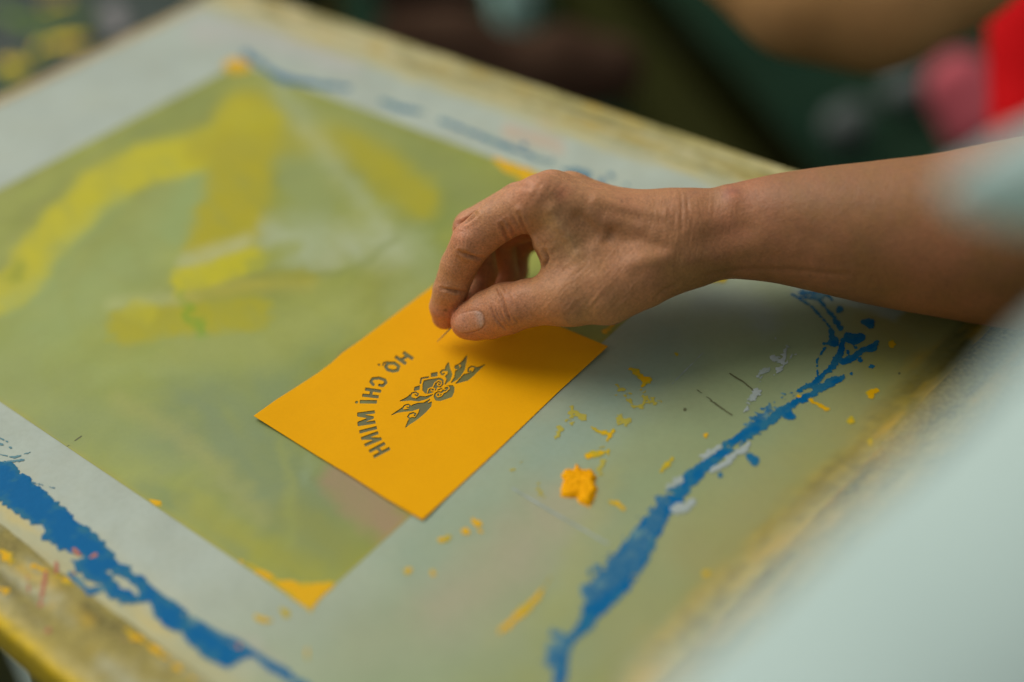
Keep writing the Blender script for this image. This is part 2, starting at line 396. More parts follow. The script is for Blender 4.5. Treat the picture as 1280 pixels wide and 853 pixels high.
INK = {'blue ink': (S(0, 92, 142, 1.2), S(40, 108, 138, 1.1), .19), 'thin blue ink': (S(30, 98, 138, 1.1), S(92, 130, 136, 1.15), .10),
       'yellow ink': (S(212, 162, 0, 1.15), S(176, 158, 40, 1.15), .07), 'white residue': (S(160, 170, 168, 1.1), S(140, 152, 142, 1.15), .06)}
def bnd(pts, pad):
    a = np.array(pts)[:, :2]; return (a[:, 0].min()-pad, a[:, 0].max()+pad, a[:, 1].min()-pad, a[:, 1].max()+pad)
def ink_poly(name, polys, m, noise=.12, holes=(), res=.05, h=.012, z0=.016, freq=2.0, label=None, seed=0, parent=screen, bumps=.008, eat=0):
    q = sum(polys, []); k = px_cm(*q[len(q)//2][:2])
    def f(X, Y):
        x, y = PR(X, Y, z0); F = np.full(X.shape, -9.)
        for p in polys: F = np.maximum(F, poly_sd(x, y, p)/k)
        for p in holes: F = np.minimum(F, -poly_sd(x, y, p)/k)
        F = F+noise*(.8*fbm(X*freq, Y*freq, seed, 6)+.7*fbm(X*freq*3, Y*freq*3, seed+7, 4))
        if eat: F = np.minimum(F, .25-eat*np.clip(fbm(X*1.6, Y*1.6, seed+40, 5)-.08, 0, 1))
        return F
    for o in layer(name, bnd(PX(q), .6), res, f, m, parent, z0, h, .06, bumps=bumps, split=6, ink=INK.get(m.name)):
        if label: o['label'] = label; label = None
def ink_line(name, lines, m, noise=.06, res=.045, h=.002, z0=.016, freq=3.5, seed=0, parent=screen, label=None, bumps=.002, eat=0, keep=26):
    """lines: list of [(px,py,radius_px), ...]"""
    q = sum(lines, []); k = px_cm(*lines[len(lines)//2][0][:2])
    pad = max(p[2] for p in q)/k*1.8+.3
    def f(X, Y):
        x, y = PR(X, Y, z0); F = np.full(X.shape, -9.)
        for ln in lines:
            m_ = (x > min(p[0]-p[2] for p in ln)-25) & (x < max(p[0]+p[2] for p in ln)+25) & (y > min(p[1]-p[2] for p in ln)-25) & (y < max(p[1]+p[2] for p in ln)+25)
            if m_.any(): F[m_] = np.maximum(F[m_], -seg_dist(x[m_], y[m_], ln, [p[2] for p in ln])/k)
        F = F+noise*(.9*fbm(X*freq, Y*freq, seed, 5)+.6*fbm(X*freq*3, Y*freq*3, seed+7, 3))
        if eat: F = np.minimum(F, .2-eat*np.clip(fbm(X*2.0, Y*2.0, seed+40, 5)-.05, 0, 1))
        return F
    for o in layer(name, bnd(PX(q), pad), res, f, m, parent, z0, h, .05, bumps=bumps, split=keep, ink=INK.get(m.name)):
        if label: o['label'] = label; label = None
z4 = lambda lst, ox=0, oy=540, s=2.726: [(ox+a/s, oy+b/s) for a, b in lst]
ink_poly('blue_ink_smear', [z4([(-300, -110), (-150, 10), (0, 100), (55, 112), (110, 175), (200, 240), (262, 312), (330, 352), (400, 430), (470, 488), (560, 560), (635, 612), (648, 650), (700, 655), (770, 720), (835, 735), (900, 775), (1040, 850), (1150, 930), (1120, 930), (980, 845), (850, 765), (780, 800), (740, 795), (660, 740), (615, 680), (560, 670), (530, 640), (505, 585), (420, 588), (365, 560), (330, 510), (262, 484), (245, 440), (290, 425), (200, 398), (160, 370), (105, 345), (95, 305), (60, 280), (0, 238), (-150, 150), (-300, 60)])],
         M['blue'], noise=.16, holes=[z4([(370, 478), (420, 495), (490, 548), (470, 562), (410, 525)]), z4([(110, 325), (150, 322), (158, 350), (120, 350)]), z4([(610, 600), (650, 630), (620, 625)])], label='broad blue ink smear along the front of the screen', seed=3)
ink_line('blue_ink_fringe', [[(0, 568, 1), (18, 572, 1), (38, 565, .6)], [(0, 578, 1.5), (30, 575, 1)], [(0, 555, 1), (14, 560, .6)], [(-5, 545, 1), (10, 553, .6)], [(40, 603, 1.2), (68, 610, .5)], [(5, 590, 2), (22, 584, 1)], [(88, 718, 4), (110, 740, 5), (130, 735, 4)], [(0, 620, 2), (20, 640, 2)], [(10, 632, 1), (30, 645, 1)], [(240, 775, 5), (262, 790, 7), (300, 805, 4), (340, 830, 3)]], M['blue_thin'], noise=.05, freq=5, seed=5)
ink_line('blue_ink_smear', [[(692, 868, 5), (700, 850, 6), (708, 815, 4), (717, 795, 5), (732, 780, 9), (747, 751, 17), (776, 718, 20), (802, 679, 17), (824, 644, 12), (848, 613, 11), (874, 589, 9), (905, 563, 8), (920, 551, 7), (942, 537, 7), (962, 525, 6), (982, 512, 7), (1001, 500, 4.5), (1021, 489, 3.5), (1038, 478, 4), (1055, 469, 2.5)],
                             [(996, 490, 1.5), (1016, 481, 2.5), (1027, 469, 2.5), (1041, 457, 3.5), (1046, 450, 5)]],
         M['blue'], noise=.15, freq=2.6, seed=8, eat=.5, res=.035, label='narrow ragged blue ink smear down the right side')
ink_line('blue_ink_splatter', [[(1047, 448, 5.15), (1052, 436, 3.95), (1053, 425, 2.75)], [(1034, 429, 2.75), (1042, 427, 6.95)], [(1041, 427, 5.15), (1038, 412, 2.75)], [(1060, 422, 5.75), (1068, 424, 7.55), (1076, 422, 5.15)], [(1054, 452, 4.55), (1066, 448, 3.95), (1077, 438, 3.35), (1091, 435, 5.15), (1096, 427, 2.75)], [(1025, 376, 1.31), (1041, 396, 2.75), (1051, 410, 3.47)], [(990, 368, 1.07), (1013, 382, 1.31), (1032, 402, 1.43), (1041, 416, 2.27)], [(1049, 387, 3.95)], [(1080, 403, 3.95), (1088, 405, 5.15)], [(1075, 450, 3.47)], [(1090, 458, 2.99)], [(1064, 467, 1.91)], [(1031, 430, 2.75)], [(1022, 470, 1.07), (1021, 450, 1.07), (1032, 434, 1.19)], [(936, 570, 3.95), (943, 577, 6.35)], [(900, 593, 3.47)], [(985, 518, 6.35), (990, 521, 3.95)], [(1000, 372, 1.31), (1020, 372, 2.15)], [(1070, 434, 2.27)], [(1060, 440, 2.03)], [(1032, 366, 1.79), (1040, 374, 1.55)]],
         M['blue'], noise=.075, freq=4, seed=12, res=.03, label='broken blue splatter near the arm')
ink_line('blue_ink_wash', [[(1000, 366, 3), (1030, 368, 6)], [(935, 532, 5), (990, 492, 4)], [(700, 800, 10), (690, 830, 9)], [(740, 740, 15), (780, 705, 18), (830, 632, 10)]], M['blue_thin'], noise=.36, freq=3, seed=14, z0=.013, h=.008)
ink_line('blue_ink_trace', [[(308, 68, 5), (330, 83, 3), (350, 97, 5), (380, 104, 4), (435, 110, 3)], [(478, 126, 3), (500, 135, 4), (530, 141, 2)], [(550, 150, 2), (580, 162, 2.5), (605, 172, 2.5), (640, 186, 2.5), (665, 195, 2)], [(655, 182, 2.5)], [(665, 196, 2), (695, 206, 1.5)], [(706, 212, 2), (722, 215, 5), (735, 220, 4)], [(752, 226, 4)], [(783, 231, 3)], [(690, 200, 2)], [(764, 219, 3)]],
         M['blue_thin'], noise=.13, freq=2.5, seed=17, label='thin interrupted blue ink line at the back')
ink_line('white_residue', [[(890, 587, 3), (905, 580, 4), (930, 562, 5), (936, 556, 3)], [(844, 636, 5), (855, 634, 6), (868, 630, 4)], [(930, 515, 1), (944, 492, 2.5), (950, 480, 1)], [(948, 470, 3), (960, 462, 2)], [(950, 488, 1), (975, 462, 1), (992, 442, 1)], [(968, 448, 3), (978, 452, 4), (984, 430, 2), (970, 424, 2)], [(880, 570, 3), (900, 560, 3)], [(835, 610, 5), (850, 600, 5)]],
         M['white'], noise=.2, freq=3.5, seed=20, z0=.020, h=.01)
ink_line('fine_scratch', [[(640, 610, 1.0), (690, 640, 1.4), (760, 680, 1.0)], [(840, 480, .8), (880, 440, .6)]], M['white'], noise=.02, seed=21, z0=.0145, h=.002)
ink_line('dark_scratch', [[(912, 467, .8), (930, 478, 1.0), (943, 489, 1.2)], [(888, 501, .7), (915, 519, 1.2)], [(868, 485, .5), (900, 508, .6)], [(856, 512, 2.2)], [(84, 558, .4), (102, 545, .6)], [(1145, 386, 1)], [(1124, 467, 1.6)]], M['dark'], noise=.02, seed=22, z0=.0145, h=.003)
ink_line('yellow_ink_fleck', [[(787, 462, 2), (796, 466, 4), (804, 473, 3), (811, 475, 3)], [(801, 487, 1.5), (806, 478, 3)], [(739, 534, .8), (752, 541, 1.5), (762, 543, 4), (767, 538, 2)], [(759, 551, 1.5), (761, 544, 3)], [(734, 570, 2), (737, 569, 5), (750, 567, 3.5), (759, 564, 1)], [(745, 560, 1), (760, 558, 1), (760, 568, 1)], [(827, 588, 2), (834, 580, 4), (841, 574, 2)], [(762, 626, 2), (770, 629, 4), (779, 636, 3)], [(998, 495, 1), (1010, 500, 1)], [(1012, 500, 2), (1025, 507, 3), (1038, 513, 2)], [(1089, 492, 5), (1096, 488, 3)], [(1063, 527, 5)], [(1115, 431, 4)], [(846, 443, 3)], [(1088, 552, 4)], [(882, 544, 3)], [(755, 415, 3), (765, 408, 3)], [(885, 349, 3), (905, 348, 5)], [(883, 718, 5)]],
         M['yellow'], noise=.10, freq=5, seed=25, label='small yellow ink flecks beside the blue smear')
ink_line('yellow_ink_stain', [[(770, 483, 2), (785, 495, 2), (792, 512, 3)], [(805, 495, 1), (820, 505, 2)], [(775, 525, 5), (780, 528, 4)], [(720, 515, 2), (730, 522, 1)], [(700, 535, 2), (694, 550, 1)], [(755, 575, 2), (750, 590, 1)], [(672, 613, 4), (678, 620, 2)], [(715, 510, 1), (712, 530, 2)], [(650, 575, 2), (640, 590, 1)], [(810, 500, 1), (802, 508, 2)]],
         mat('faint yellow stain', color=S(160, 150, 62), rough=.5), noise=.28, freq=4, seed=27, z0=.0125, h=.003)
ink_line('yellow_ink_fleck', [[(592, 652, 4), (598, 655, 3)], [(582, 664, 4)], [(600, 664, 2)], [(552, 675, 4), (560, 672, 4)], [(510, 714, 4)], [(541, 716, 3)], [(320, 771, 3), (332, 775, 4), (340, 776, 2)], [(352, 762, 3), (358, 768, 4)], [(384, 812, 3), (384, 822, 3)], [(626, 788, 3), (645, 772, 5), (672, 748, 4)], [(655, 768, 1), (690, 720, 1)]],
         M['yellow'], noise=.10, freq=4, seed=29, label='small yellow ink flecks in front of the film corner')
# yellow corners of the film
CY = dict(noise=.10, freq=2.5, z0=.0118, h=.008)
ink_poly('film_corner_patch', [[(276, 84), (284, 76), (300, 73), (314, 80), (312, 88), (290, 92)]], M['yellow'], seed=31, label='small yellow patch on the far film corner', **CY)
ink_poly('film_corner_patch', [[(612, 193), (640, 203), (700, 225), (700, 240), (660, 230), (634, 216), (620, 203)]], M['yellow'], seed=32, label='yellow patch beside the knuckles', **CY)
ink_poly('film_corner_patch', [[(296, 698), (312, 705), (335, 716), (345, 724), (390, 730), (410, 726), (424, 727), (405, 745), (388, 764), (360, 744), (330, 722)]], M['yellow'], seed=33, label='yellow patch filling the near film corner', **CY)
ink_poly('film_corner_patch', [[(186, 624), (202, 627), (202, 633), (194, 632)]], M['yellow'], seed=34, label='tiny yellow patch on the film edge', noise=.04, z0=.0118)
ink_line('orange_ink_streak', [[(0, 688, 3), (12, 698, 5)], [(0, 735, 3), (8, 739, 3)], [(158, 788, 1.5), (185, 806, 3), (215, 828, 2), (260, 864, 2)], [(35, 705, 1), (60, 713, 1.5), (90, 731, 1.5)]], M['yellow'], noise=.20, freq=4, seed=36, z0=.03)
ink_line('red_ink_fleck', [[(70, 700, 1.5), (70, 716, 1.5)], [(57, 716, 2), (54, 735, 2), (50, 758, 2)], [(93, 688, 4), (98, 692, 3)], [(112, 697, 2), (120, 693, 3)], [(92, 718, 2)], [(298, 808, 3)], [(60, 788, 3)], [(155, 800, 2)], [(35, 720, 1), (36, 740, 1)]], M['red'], noise=.08, freq=5, seed=38, z0=.034)

# dried clump of yellow paint on the screen
cl = [(706, 584), (716, 586), (720, 577), (726, 585), (737, 584), (745, 592), (744, 601), (748, 610), (742, 622), (737, 632), (729, 628), (721, 622), (708, 620), (698, 618), (702, 606), (705, 598), (702, 592)]
clp = PX(cl)
def clf(X, Y):
    x, y = PR(X, Y, .12); return poly_sd(x, y, cl)/30+.10*fbm(X*5, Y*5, 61, 5)
clump = layer('paint_clump', bnd(clp, .4), .03, clf, M['clump'], None, .01, .08, .10, bumps=.15)
tag(clump, 'crumbly orange yellow lump of dried paint on the grey mesh, right of the card', 'paint lump')

# ================================================================== THE STENCIL CARD
card_px = [(317, 520), (345, 500), (375, 481), (398, 466), (414, 454), (428, 441), (450, 426), (490, 396), (538, 360), (551, 350), (690, 404), (760, 433), (700, 488), (620, 565), (528, 650), (480, 622), (440, 596), (395, 569), (352, 542)]
cardp = PX(card_px); CZ = .026
e1 = lambda lst: [(485+a/8.528, 440+b/8.53) for a, b in lst]
e2 = lambda lst: [(435+a/5.689, 430+b/5.687) for a, b in lst]
EM_P = [[(372, 350), (385, 310), (430, 298), (560, 280), (588, 300), (590, 345), (562, 376), (525, 372), (512, 402), (488, 424), (440, 442), (400, 440), (372, 410)],
        [(492, 480), (500, 445), (535, 424), (572, 430), (592, 392), (630, 362), (690, 360), (706, 380), (700, 430), (680, 478), (620, 500), (560, 520), (510, 515)],
        [(462, 230), (527, 218), (522, 258), (462, 264)], [(285, 378), (337, 363), (334, 400), (281, 414)],
        [(645, 113), (657, 170), (682, 240), (662, 300), (608, 348), (630, 290), (612, 262), (642, 235), (640, 205), (608, 190), (620, 150)],
        [(840, 40), (833, 100), (815, 190), (770, 262), (740, 292), (676, 328), (712, 270), (720, 205), (760, 190), (782, 160), (772, 120), (802, 90)],
        [(1032, 136), (960, 202), (900, 262), (850, 302), (725, 337), (760, 298), (808, 243), (860, 230), (908, 212), (930, 170), (980, 160)],
        [(130, 524), (200, 488), (236, 458), (252, 490), (300, 502), (340, 474), (400, 480), (478, 456), (420, 497), (330, 524), (240, 514)],
        [(40, 672), (100, 632), (150, 598), (165, 620), (230, 610), (260, 568), (320, 548), (380, 546), (448, 508), (400, 562), (330, 602), (260, 627), (160, 636), (100, 647)],
        [(188, 806), (212, 745), (232, 712), (255, 700), (290, 705), (328, 650), (340, 608), (400, 563), (464, 534), (458, 580), (400, 642), (330, 704), (270, 747), (228, 772)]]
EM_L = [([(345, 335), (356, 283), (432, 270)], 9), ([(620, 197), (582, 196), (560, 220), (578, 243), (600, 232)], 9), ([(735, 162), (738, 164)], 26), ([(735, 142), (775, 122)], 6),
        ([(930, 162), (890, 155), (856, 180), (856, 212), (885, 205)], 8), ([(235, 482), (255, 440), (295, 430), (325, 450), (312, 472), (290, 458)], 7),
        ([(150, 612), (175, 572), (215, 560), (240, 575), (226, 597), (205, 590)], 7), ([(236, 715), (212, 692), (230, 664), (270, 650), (297, 660), (282, 682)], 8), ([(532, 408), (575, 390)], 6)]
EM_H = [([(470, 392), (498, 332), (538, 304), (570, 314), (570, 348), (547, 366), (526, 352), (534, 330), (550, 338)], 5.5),
        ([(420, 434), (428, 398), (462, 380), (500, 393), (492, 420), (466, 418), (458, 404)], 5.5),
        ([(600, 424), (572, 468), (532, 482), (514, 462), (528, 440), (556, 440), (550, 460)], 5.5),
        ([(566, 448), (622, 424), (655, 390), (640, 366), (606, 372), (590, 396), (612, 402)], 5.5)]
LT = [([(395, 62), (460, 105)], 11), ([(340, 92), (410, 140)], 11), ([(428, 84), (375, 116)], 9),
      ([(268, 162), (285, 138), (330, 137), (362, 160), (352, 188), (320, 194), (282, 184), (268, 162)], 10), ([(248, 152), (256, 134), (280, 128)], 4), ([(220, 148), (221, 149)], 7),
      ([(180, 290), (162, 270), (176, 248), (220, 243), (262, 256), (270, 276), (248, 298), (225, 294)], 9),
      ([(125, 322), (232, 337)], 10), ([(105, 365), (215, 377)], 10), ([(170, 328), (160, 370)], 9),
      ([(88, 412), (202, 413)], 11), ([(60, 416), (64, 414)], 8),
      ([(70, 500), (188, 484)], 10), ([(72, 575), (192, 556)], 10), ([(75, 508), (175, 524), (78, 562)], 9),
      ([(85, 626), (202, 596)], 10), ([(98, 674), (212, 632)], 10), ([(122, 720), (235, 674)], 10), ([(100, 672), (232, 676)], 8),
      ([(155, 764), (260, 708)], 10), ([(185, 802), (295, 744)], 10), ([(205, 736), (240, 772)], 9)]
kk = px_cm(520, 490)
emp = [e1(p) for p in EM_P]; eml = [(e1(p), r/8.53) for p, r in EM_L]; emh = [(e1(p), r/8.53) for p, r in EM_H]; ltl = [(e2(p), r/5.69) for p, r in LT]
def cut_field(X, Y):
    """positive (cm) where the card is cut away"""
    x_, y_ = PR(X, Y, CZ+card_z(X, Y)); F = np.full(X.shape, -9.)
    m = (x_ > 480) & (x_ < 612) & (y_ > 438) & (y_ < 540); x = x_[m]; y = y_[m]
    if x.size:
        f = np.full(x.shape, -99.)
        for p in emp: f = np.maximum(f, poly_sd(x, y, p)+.55)
        for p, r in emh: f = np.minimum(f, seg_dist(x, y, p, r))
        for p, r in eml: f = np.maximum(f, -seg_dist(x, y, p, r))
        F[m] = np.maximum(F[m], f/kk)
    m = (x_ > 438) & (x_ < 525) & (y_ > 432) & (y_ < 580); x = x_[m]; y = y_[m]
    if x.size:
        f = np.full(x.shape, -99.)
        for p, r in ltl:
            a = np.array(p[0]); b = np.array(p[-1]); s = -seg_dist(x, y, p, r+.25)
            if len(p) == 2 and np.linalg.norm(b-a) > 6:      # square-ended strokes
                d = (b-a)/np.linalg.norm(b-a); t = (x-a[0])*d[0]+(y-a[1])*d[1]; s = np.minimum(s, np.minimum(t+r*.35, np.linalg.norm(b-a)-t+r*.35))
            f = np.maximum(f, s)
        F[m] = np.maximum(F[m], f/kk)
    return F
def card_z(X, Y):
    u = X+9.5; v = Y-5.5                        # slight curl of the card
    return .10*np.exp(-((u-0)/1.3)**2)*(.5+.5*np.cos(v*.9))+.10*np.exp(-((u-9.5)/1.2)**2-((v-11.5)/2.0)**2)+.05*np.exp(-(v/1.0)**2)+.008*(1+fbm(X*.5, Y*.5, 71))
def card_field(X, Y):
    x, y = PR(X, Y, CZ+card_z(X, Y)); return np.minimum(poly_sd(x, y, card_px)/kk, -cut_field(X, Y))
card = layer('stencil_card', bnd(cardp, .3), .026, card_field, M['card'], None, CZ, 0, .05, zf=card_z)
tag(card, 'orange yellow card with cut-out curved lettering and lotus emblem, flat under the fingers', 'stencil card')
sm = card.modifiers.new('thickness', 'SOLIDIFY'); sm.thickness = 0.010*CM; sm.offset = -1; sm.use_rim = True
# ================================================================== PEOPLE (implicit surfaces, meshed here)
RT = RM.T                                     # camera axes (right, up, back) <- world
def JC(px, py, dep):                          # joint in camera axes
    return np.array([(px-640)/FPX*dep, -(py-426.5)/FPX*dep, -dep])
def to_world(v): return v@RM.T+CAM
def to_cam(p): return (np.asarray(p)-CAM)@RM
def rcone(Pt, a, b, ra, rb, sq=None):
    ab = b-a; t = np.minimum(np.maximum(((Pt-a)@ab)/(ab@ab+1e-9), 0), 1)
    q = Pt-a-t[..., None]*ab; return np.sqrt(np.einsum('...i,...i->...', q, q))-(ra+(rb-ra)*t)
def smin(a, b, k):
    h = np.minimum(np.maximum(.5+.5*(b-a)/k, 0), 1); return b*(1-h)+a*h-k*h*(1-h)
def axis(parts):
    """non-uniform axis from [(start, end, step), ...]"""
    out = []
    for a, b, s in parts: out += list(np.arange(a, b-1e-6, s))
    return np.array(out+[parts[-1][1]], np.float32)
def surface_nets(F, xs, ys, zs):
    nx, ny, nz = F.shape; ins = F < 0
    acc = np.zeros((nx-1, ny-1, nz-1, 3), np.float32); cnt = np.zeros((nx-1, ny-1, nz-1), np.float32)
    ax = [xs, ys, zs]; edges = []
    for d in range(3):
        A = [slice(None)]*3; B = [slice(None)]*3; A[d] = slice(0, -1); B[d] = slice(1, None)
        ch = np.argwhere(ins[tuple(A)] != ins[tuple(B)])
        # drop edges on the grid border
        o = [k for k in range(3) if k != d]
        ok = np.ones(len(ch), bool)
        for k in o: ok &= (ch[:, k] > 0) & (ch[:, k] < F.shape[k]-1)
        ch = ch[ok]; c2 = ch.copy(); c2[:, d] += 1
        f0 = F[tuple(ch.T)]; f1 = F[tuple(c2.T)]; t = f0/(f0-f1)
        p = np.stack([ax[k][ch[:, k]] for k in range(3)], 1); q = p.copy(); q[:, d] = ax[d][c2[:, d]]
        pt = p+(q-p)*t[:, None]; edges.append((d, ch, f0 < 0))
        for u in (0, 1):
            for v in (0, 1):
                c = ch.copy(); c[:, o[0]] -= u; c[:, o[1]] -= v
                np.add.at(acc, tuple(c.T), pt); np.add.at(cnt, tuple(c.T), 1)
    act = cnt > 0; idx = -np.ones(cnt.shape, np.int64); idx[act] = np.arange(act.sum())
    V = acc[act]/cnt[act][:, None]; Fs = []
    for d, ch, neg in edges:
        o = [k for k in range(3) if k != d]
        q = []
        for u, v in ((1, 1), (0, 1), (0, 0), (1, 0)):
            c = ch.copy(); c[:, o[0]] -= u; c[:, o[1]] -= v; q.append(idx[tuple(c.T)])
        q = np.stack(q, 1); flip = neg if d != 1 else ~neg
        q[~flip] = q[~flip][:, ::-1]; Fs.append(q)
    return V, np.concatenate(Fs)
def vert_normals(V, F):
    n = np.cross(V[F[:, 2]]-V[F[:, 0]], V[F[:, 3]]-V[F[:, 1]]); N = np.zeros_like(V)
    for k in range(4): np.add.at(N, F[:, k], n)
    return N/(np.linalg.norm(N, axis=1)[:, None]+1e-9)
def relax(V, F, it=1, w=.5):
    for _ in range(it):
        A = np.zeros_like(V); c = np.zeros(len(V), np.float32)
        for a, b in ((0, 1), (1, 2), (2, 3), (3, 0)):
            np.add.at(A, F[:, a], V[F[:, b]]); np.add.at(c, F[:, a], 1)
            np.add.at(A, F[:, b], V[F[:, a]]); np.add.at(c, F[:, b], 1)
        V = V*(1-w)+w*A/c[:, None]
    return V

D0 = 60.0
def G(x, y, dd, r): return (JC(x, y, D0+dd), r)
# --- joints: (px, py, depth offset cm, radius cm)
CH = {
 'index':  [G(677, 252, -3.9, .98), G(650, 262, -3.5, .90), G(622, 276, -3.0, .86), G(590, 303, -2.5, .82), G(574, 332, -1.9, .74), G(563, 363, -1.35, .70), G(556, 384, -.85, .62), G(556, 396, -.55, .53)],
 'middle': [G(690, 246, -2.2, .98), G(648, 256, -1.6, .88), G(592, 287, -.9, .84), G(596, 315, -.2, .74), G(601, 340, .3, .70), G(592, 362, .2, .62), G(584, 376, -.1, .52)],
 'ring':   [G(712, 246, -.6, .95), G(666, 271, .3, .86), G(622, 292, 1.1, .80), G(624, 320, 1.6, .70), G(628, 342, 1.8, .66), G(622, 364, 1.6, .60), G(616, 376, 1.4, .50)],
 'pinky':  [G(735, 256, .8, .85), G(684, 284, 1.6, .74), G(648, 302, 2.3, .68), G(643, 322, 2.6, .62), G(644, 338, 2.7, .58), G(640, 352, 2.5, .50)],
}
THUMB = [G(712, 370, -3.7, 1.10), G(690, 374, -3.4, .99), G(660, 379, -3.0, .93), G(632, 386, -2.4, 1.03), G(612, 393, -2.0, .97), G(594, 400, -1.6, .83), G(585, 403, -1.4, .70)]
PALM = [
 [G(677, 252, -3.9, .98), G(740, 268, -3.8, .95), G(822, 290, -3.4, 1.25)],
 [G(690, 246, -2.2, .98), G(750, 263, -2.3, .98), G(825, 279, -2.0, 1.22)],
 [G(712, 246, -.6, .95), G(765, 263, -.9, .95), G(828, 280, -.7, 1.15)],
 [G(735, 256, .8, .85), G(780, 272, .5, .95), G(832, 290, .4, 1.05)],
 [G(712, 370, -3.7, 1.10), G(757, 362, -3.8, 1.36), G(800, 340, -3.7, 1.42), G(850, 312, -3.3, 1.40)],
 [G(722, 318, -3.2, .75), G(748, 318, -3.4, 1.15), G(790, 318, -3.0, 1.2)],
 [G(697, 300, -3.5, .98), G(704, 326, -3.5, .80), G(722, 340, -3.6, .9)],
 [G(760, 330, -1.0, 1.0), G(800, 320, -.6, 1.3), G(840, 305, -.6, 1.3)],
]
ARM = [
 [G(840, 300, -3.0, 1.55), G(868, 294, -3.0, 1.72), G(900, 291, -3.1, 1.74), G(975, 286, -3.4, 2.10), G(1040, 288, -3.7, 2.45), G(1110, 292, -4.0, 2.80), G(1190, 294, -4.3, 3.16), G(1290, 292, -4.6, 3.7), G(1460, 285, -5, 4.3), G(1610, 270, -5.5, 4.0)],
 [G(840, 294, -.9, 1.35), G(868, 292, -.8, 1.6), G(900, 290, -.9, 1.65), G(975, 288, -1.1, 1.9), G(1040, 290, -1.4, 2.2), G(1110, 294, -1.6, 2.5), G(1190, 296, -1.9, 2.8), G(1290, 294, -2.4, 3.2), G(1460, 285, -3, 3.8), G(1610, 270, -5, 3.6)],
]
def spline(ch, n=4):
    P_ = np.array([np.append(p, r) for p, r in ch]); P_ = np.vstack([2*P_[0]-P_[1], P_, 2*P_[-1]-P_[-2]]); out = []
    for i in range(1, len(P_)-2):
        for t in np.arange(n)/n:
            a, b, c, d = P_[i-1:i+3]; out.append(.5*(2*b+(c-a)*t+(2*a-5*b+4*c-d)*t*t+(3*b-a-3*c+d)*t**3))
    out.append(P_[-2]); return [(o[:3], o[3]) for o in out]
ARM = [spline(c, 5) for c in ARM]
SHOULDER = [(JC(1610, 270, 54.5), 4.1), (JC(1700, -160, 47), 4.9), (JC(1790, -420, 42), 6.0)]
xs = axis([(-3.9, 7.9, .045), (7.9, 12, .07), (12, 20.5, .14), (20.5, 56, 1.1)])
ys = axis([(-3.2, -2.4, .2), (-2.4, 7.4, .045), (7.4, 9.4, .2), (9.4, 40, 1.5)])
zs = axis([(-66, -64.5, .25), (-64.5, -54.0, .055), (-54.0, -50, .25), (-50, -34, 1.5)])
def chain_field(Pt, chain, k):
    F = None
    for (a, ra), (b, rb) in zip(chain[:-1], chain[1:]):
        key = (id(chain), float(a[0]), float(b[0]))
        if CULL is not None and TAB[key][CULL[0]] > CULL[1]+1.3: continue
        f = rcone(Pt, a.astype(np.float32), b.astype(np.float32), np.float32(ra), np.float32(rb))
        if REC: TAB[key] = f
        F = f if F is None else smin(F, f, k)
    return np.full(Pt.shape[:-1], 6., np.float32) if F is None else F
CULL = None; REC = False; TAB = {}
def body_field(Pt, sel=None):
    out = None
    palm = None
    for c in PALM:
        f = chain_field(Pt, c, .1); palm = f if palm is None else smin(palm, f, .75)
    for c in ARM:
        f = chain_field(Pt, c, .05); palm = smin(palm, f, 1.2)
    f = chain_field(Pt, SHOULDER, .5); palm = smin(palm, f, 1.2)
    F = palm
    if sel == 'far': return F
    fing = None
    for nm in ('index', 'middle', 'ring', 'pinky'):
        f = chain_field(Pt, CH[nm], .10); fing = f if fing is None else smin(fing, f, .10)
    F = smin(F, fing, .38)
    th = chain_field(Pt, THUMB, .12)
    # the thumb merges with the palm but only touches the fingertips
    tf = smin(palm, th, .45)
    return np.minimum(smin(F, tf, .04), tf)
nx_, ny_, nz_ = len(xs), len(ys), len(zs)
Fg = np.full((nx_, ny_, nz_), 5., np.float32)
# coarse pass to find the cells near the surface, fine pass only there
B = 8
bi = [(i, min(i+B, nx_)) for i in range(0, nx_, B)]; bj = [(i, min(i+B, ny_)) for i in range(0, ny_, B)]; bk = [(i, min(i+B, nz_)) for i in range(0, nz_, B)]
cc = []; rr = []; ids = []
for a in bi:
    for b in bj:
        for c in bk:
            lo = np.array([xs[a[0]], ys[b[0]], zs[c[0]]]); hi = np.array([xs[a[1]-1], ys[b[1]-1], zs[c[1]-1]])
            cc.append((lo+hi)/2); rr.append(np.linalg.norm(hi-lo)/2+.05); ids.append((a, b, c))
REC = True; fc = body_field(np.array(cc, np.float32)); REC = False
for bi_, ((a, b, c), f, r) in enumerate(zip(ids, fc, rr)):
    if abs(f) > r*1.1+.4:
        Fg[a[0]:a[1], b[0]:b[1], c[0]:c[1]] = f; continue
    g = np.stack(np.meshgrid(xs[a[0]:a[1]], ys[b[0]:b[1]], zs[c[0]:c[1]], indexing='ij'), -1).astype(np.float32)
    CULL = (bi_, r)
    Fg[a[0]:a[1], b[0]:b[1], c[0]:c[1]] = body_field(g)
CULL = None
Vb, Fb = surface_nets(Fg, xs, ys, zs)
del Fg
Vb = relax(Vb.astype(np.float64), Fb, 2, .5)
Nb = vert_normals(Vb, Fb)
if (Nb*(Vb-Vb.mean(0))).sum() < 0: Fb = Fb[:, ::-1].copy(); Nb = -Nb
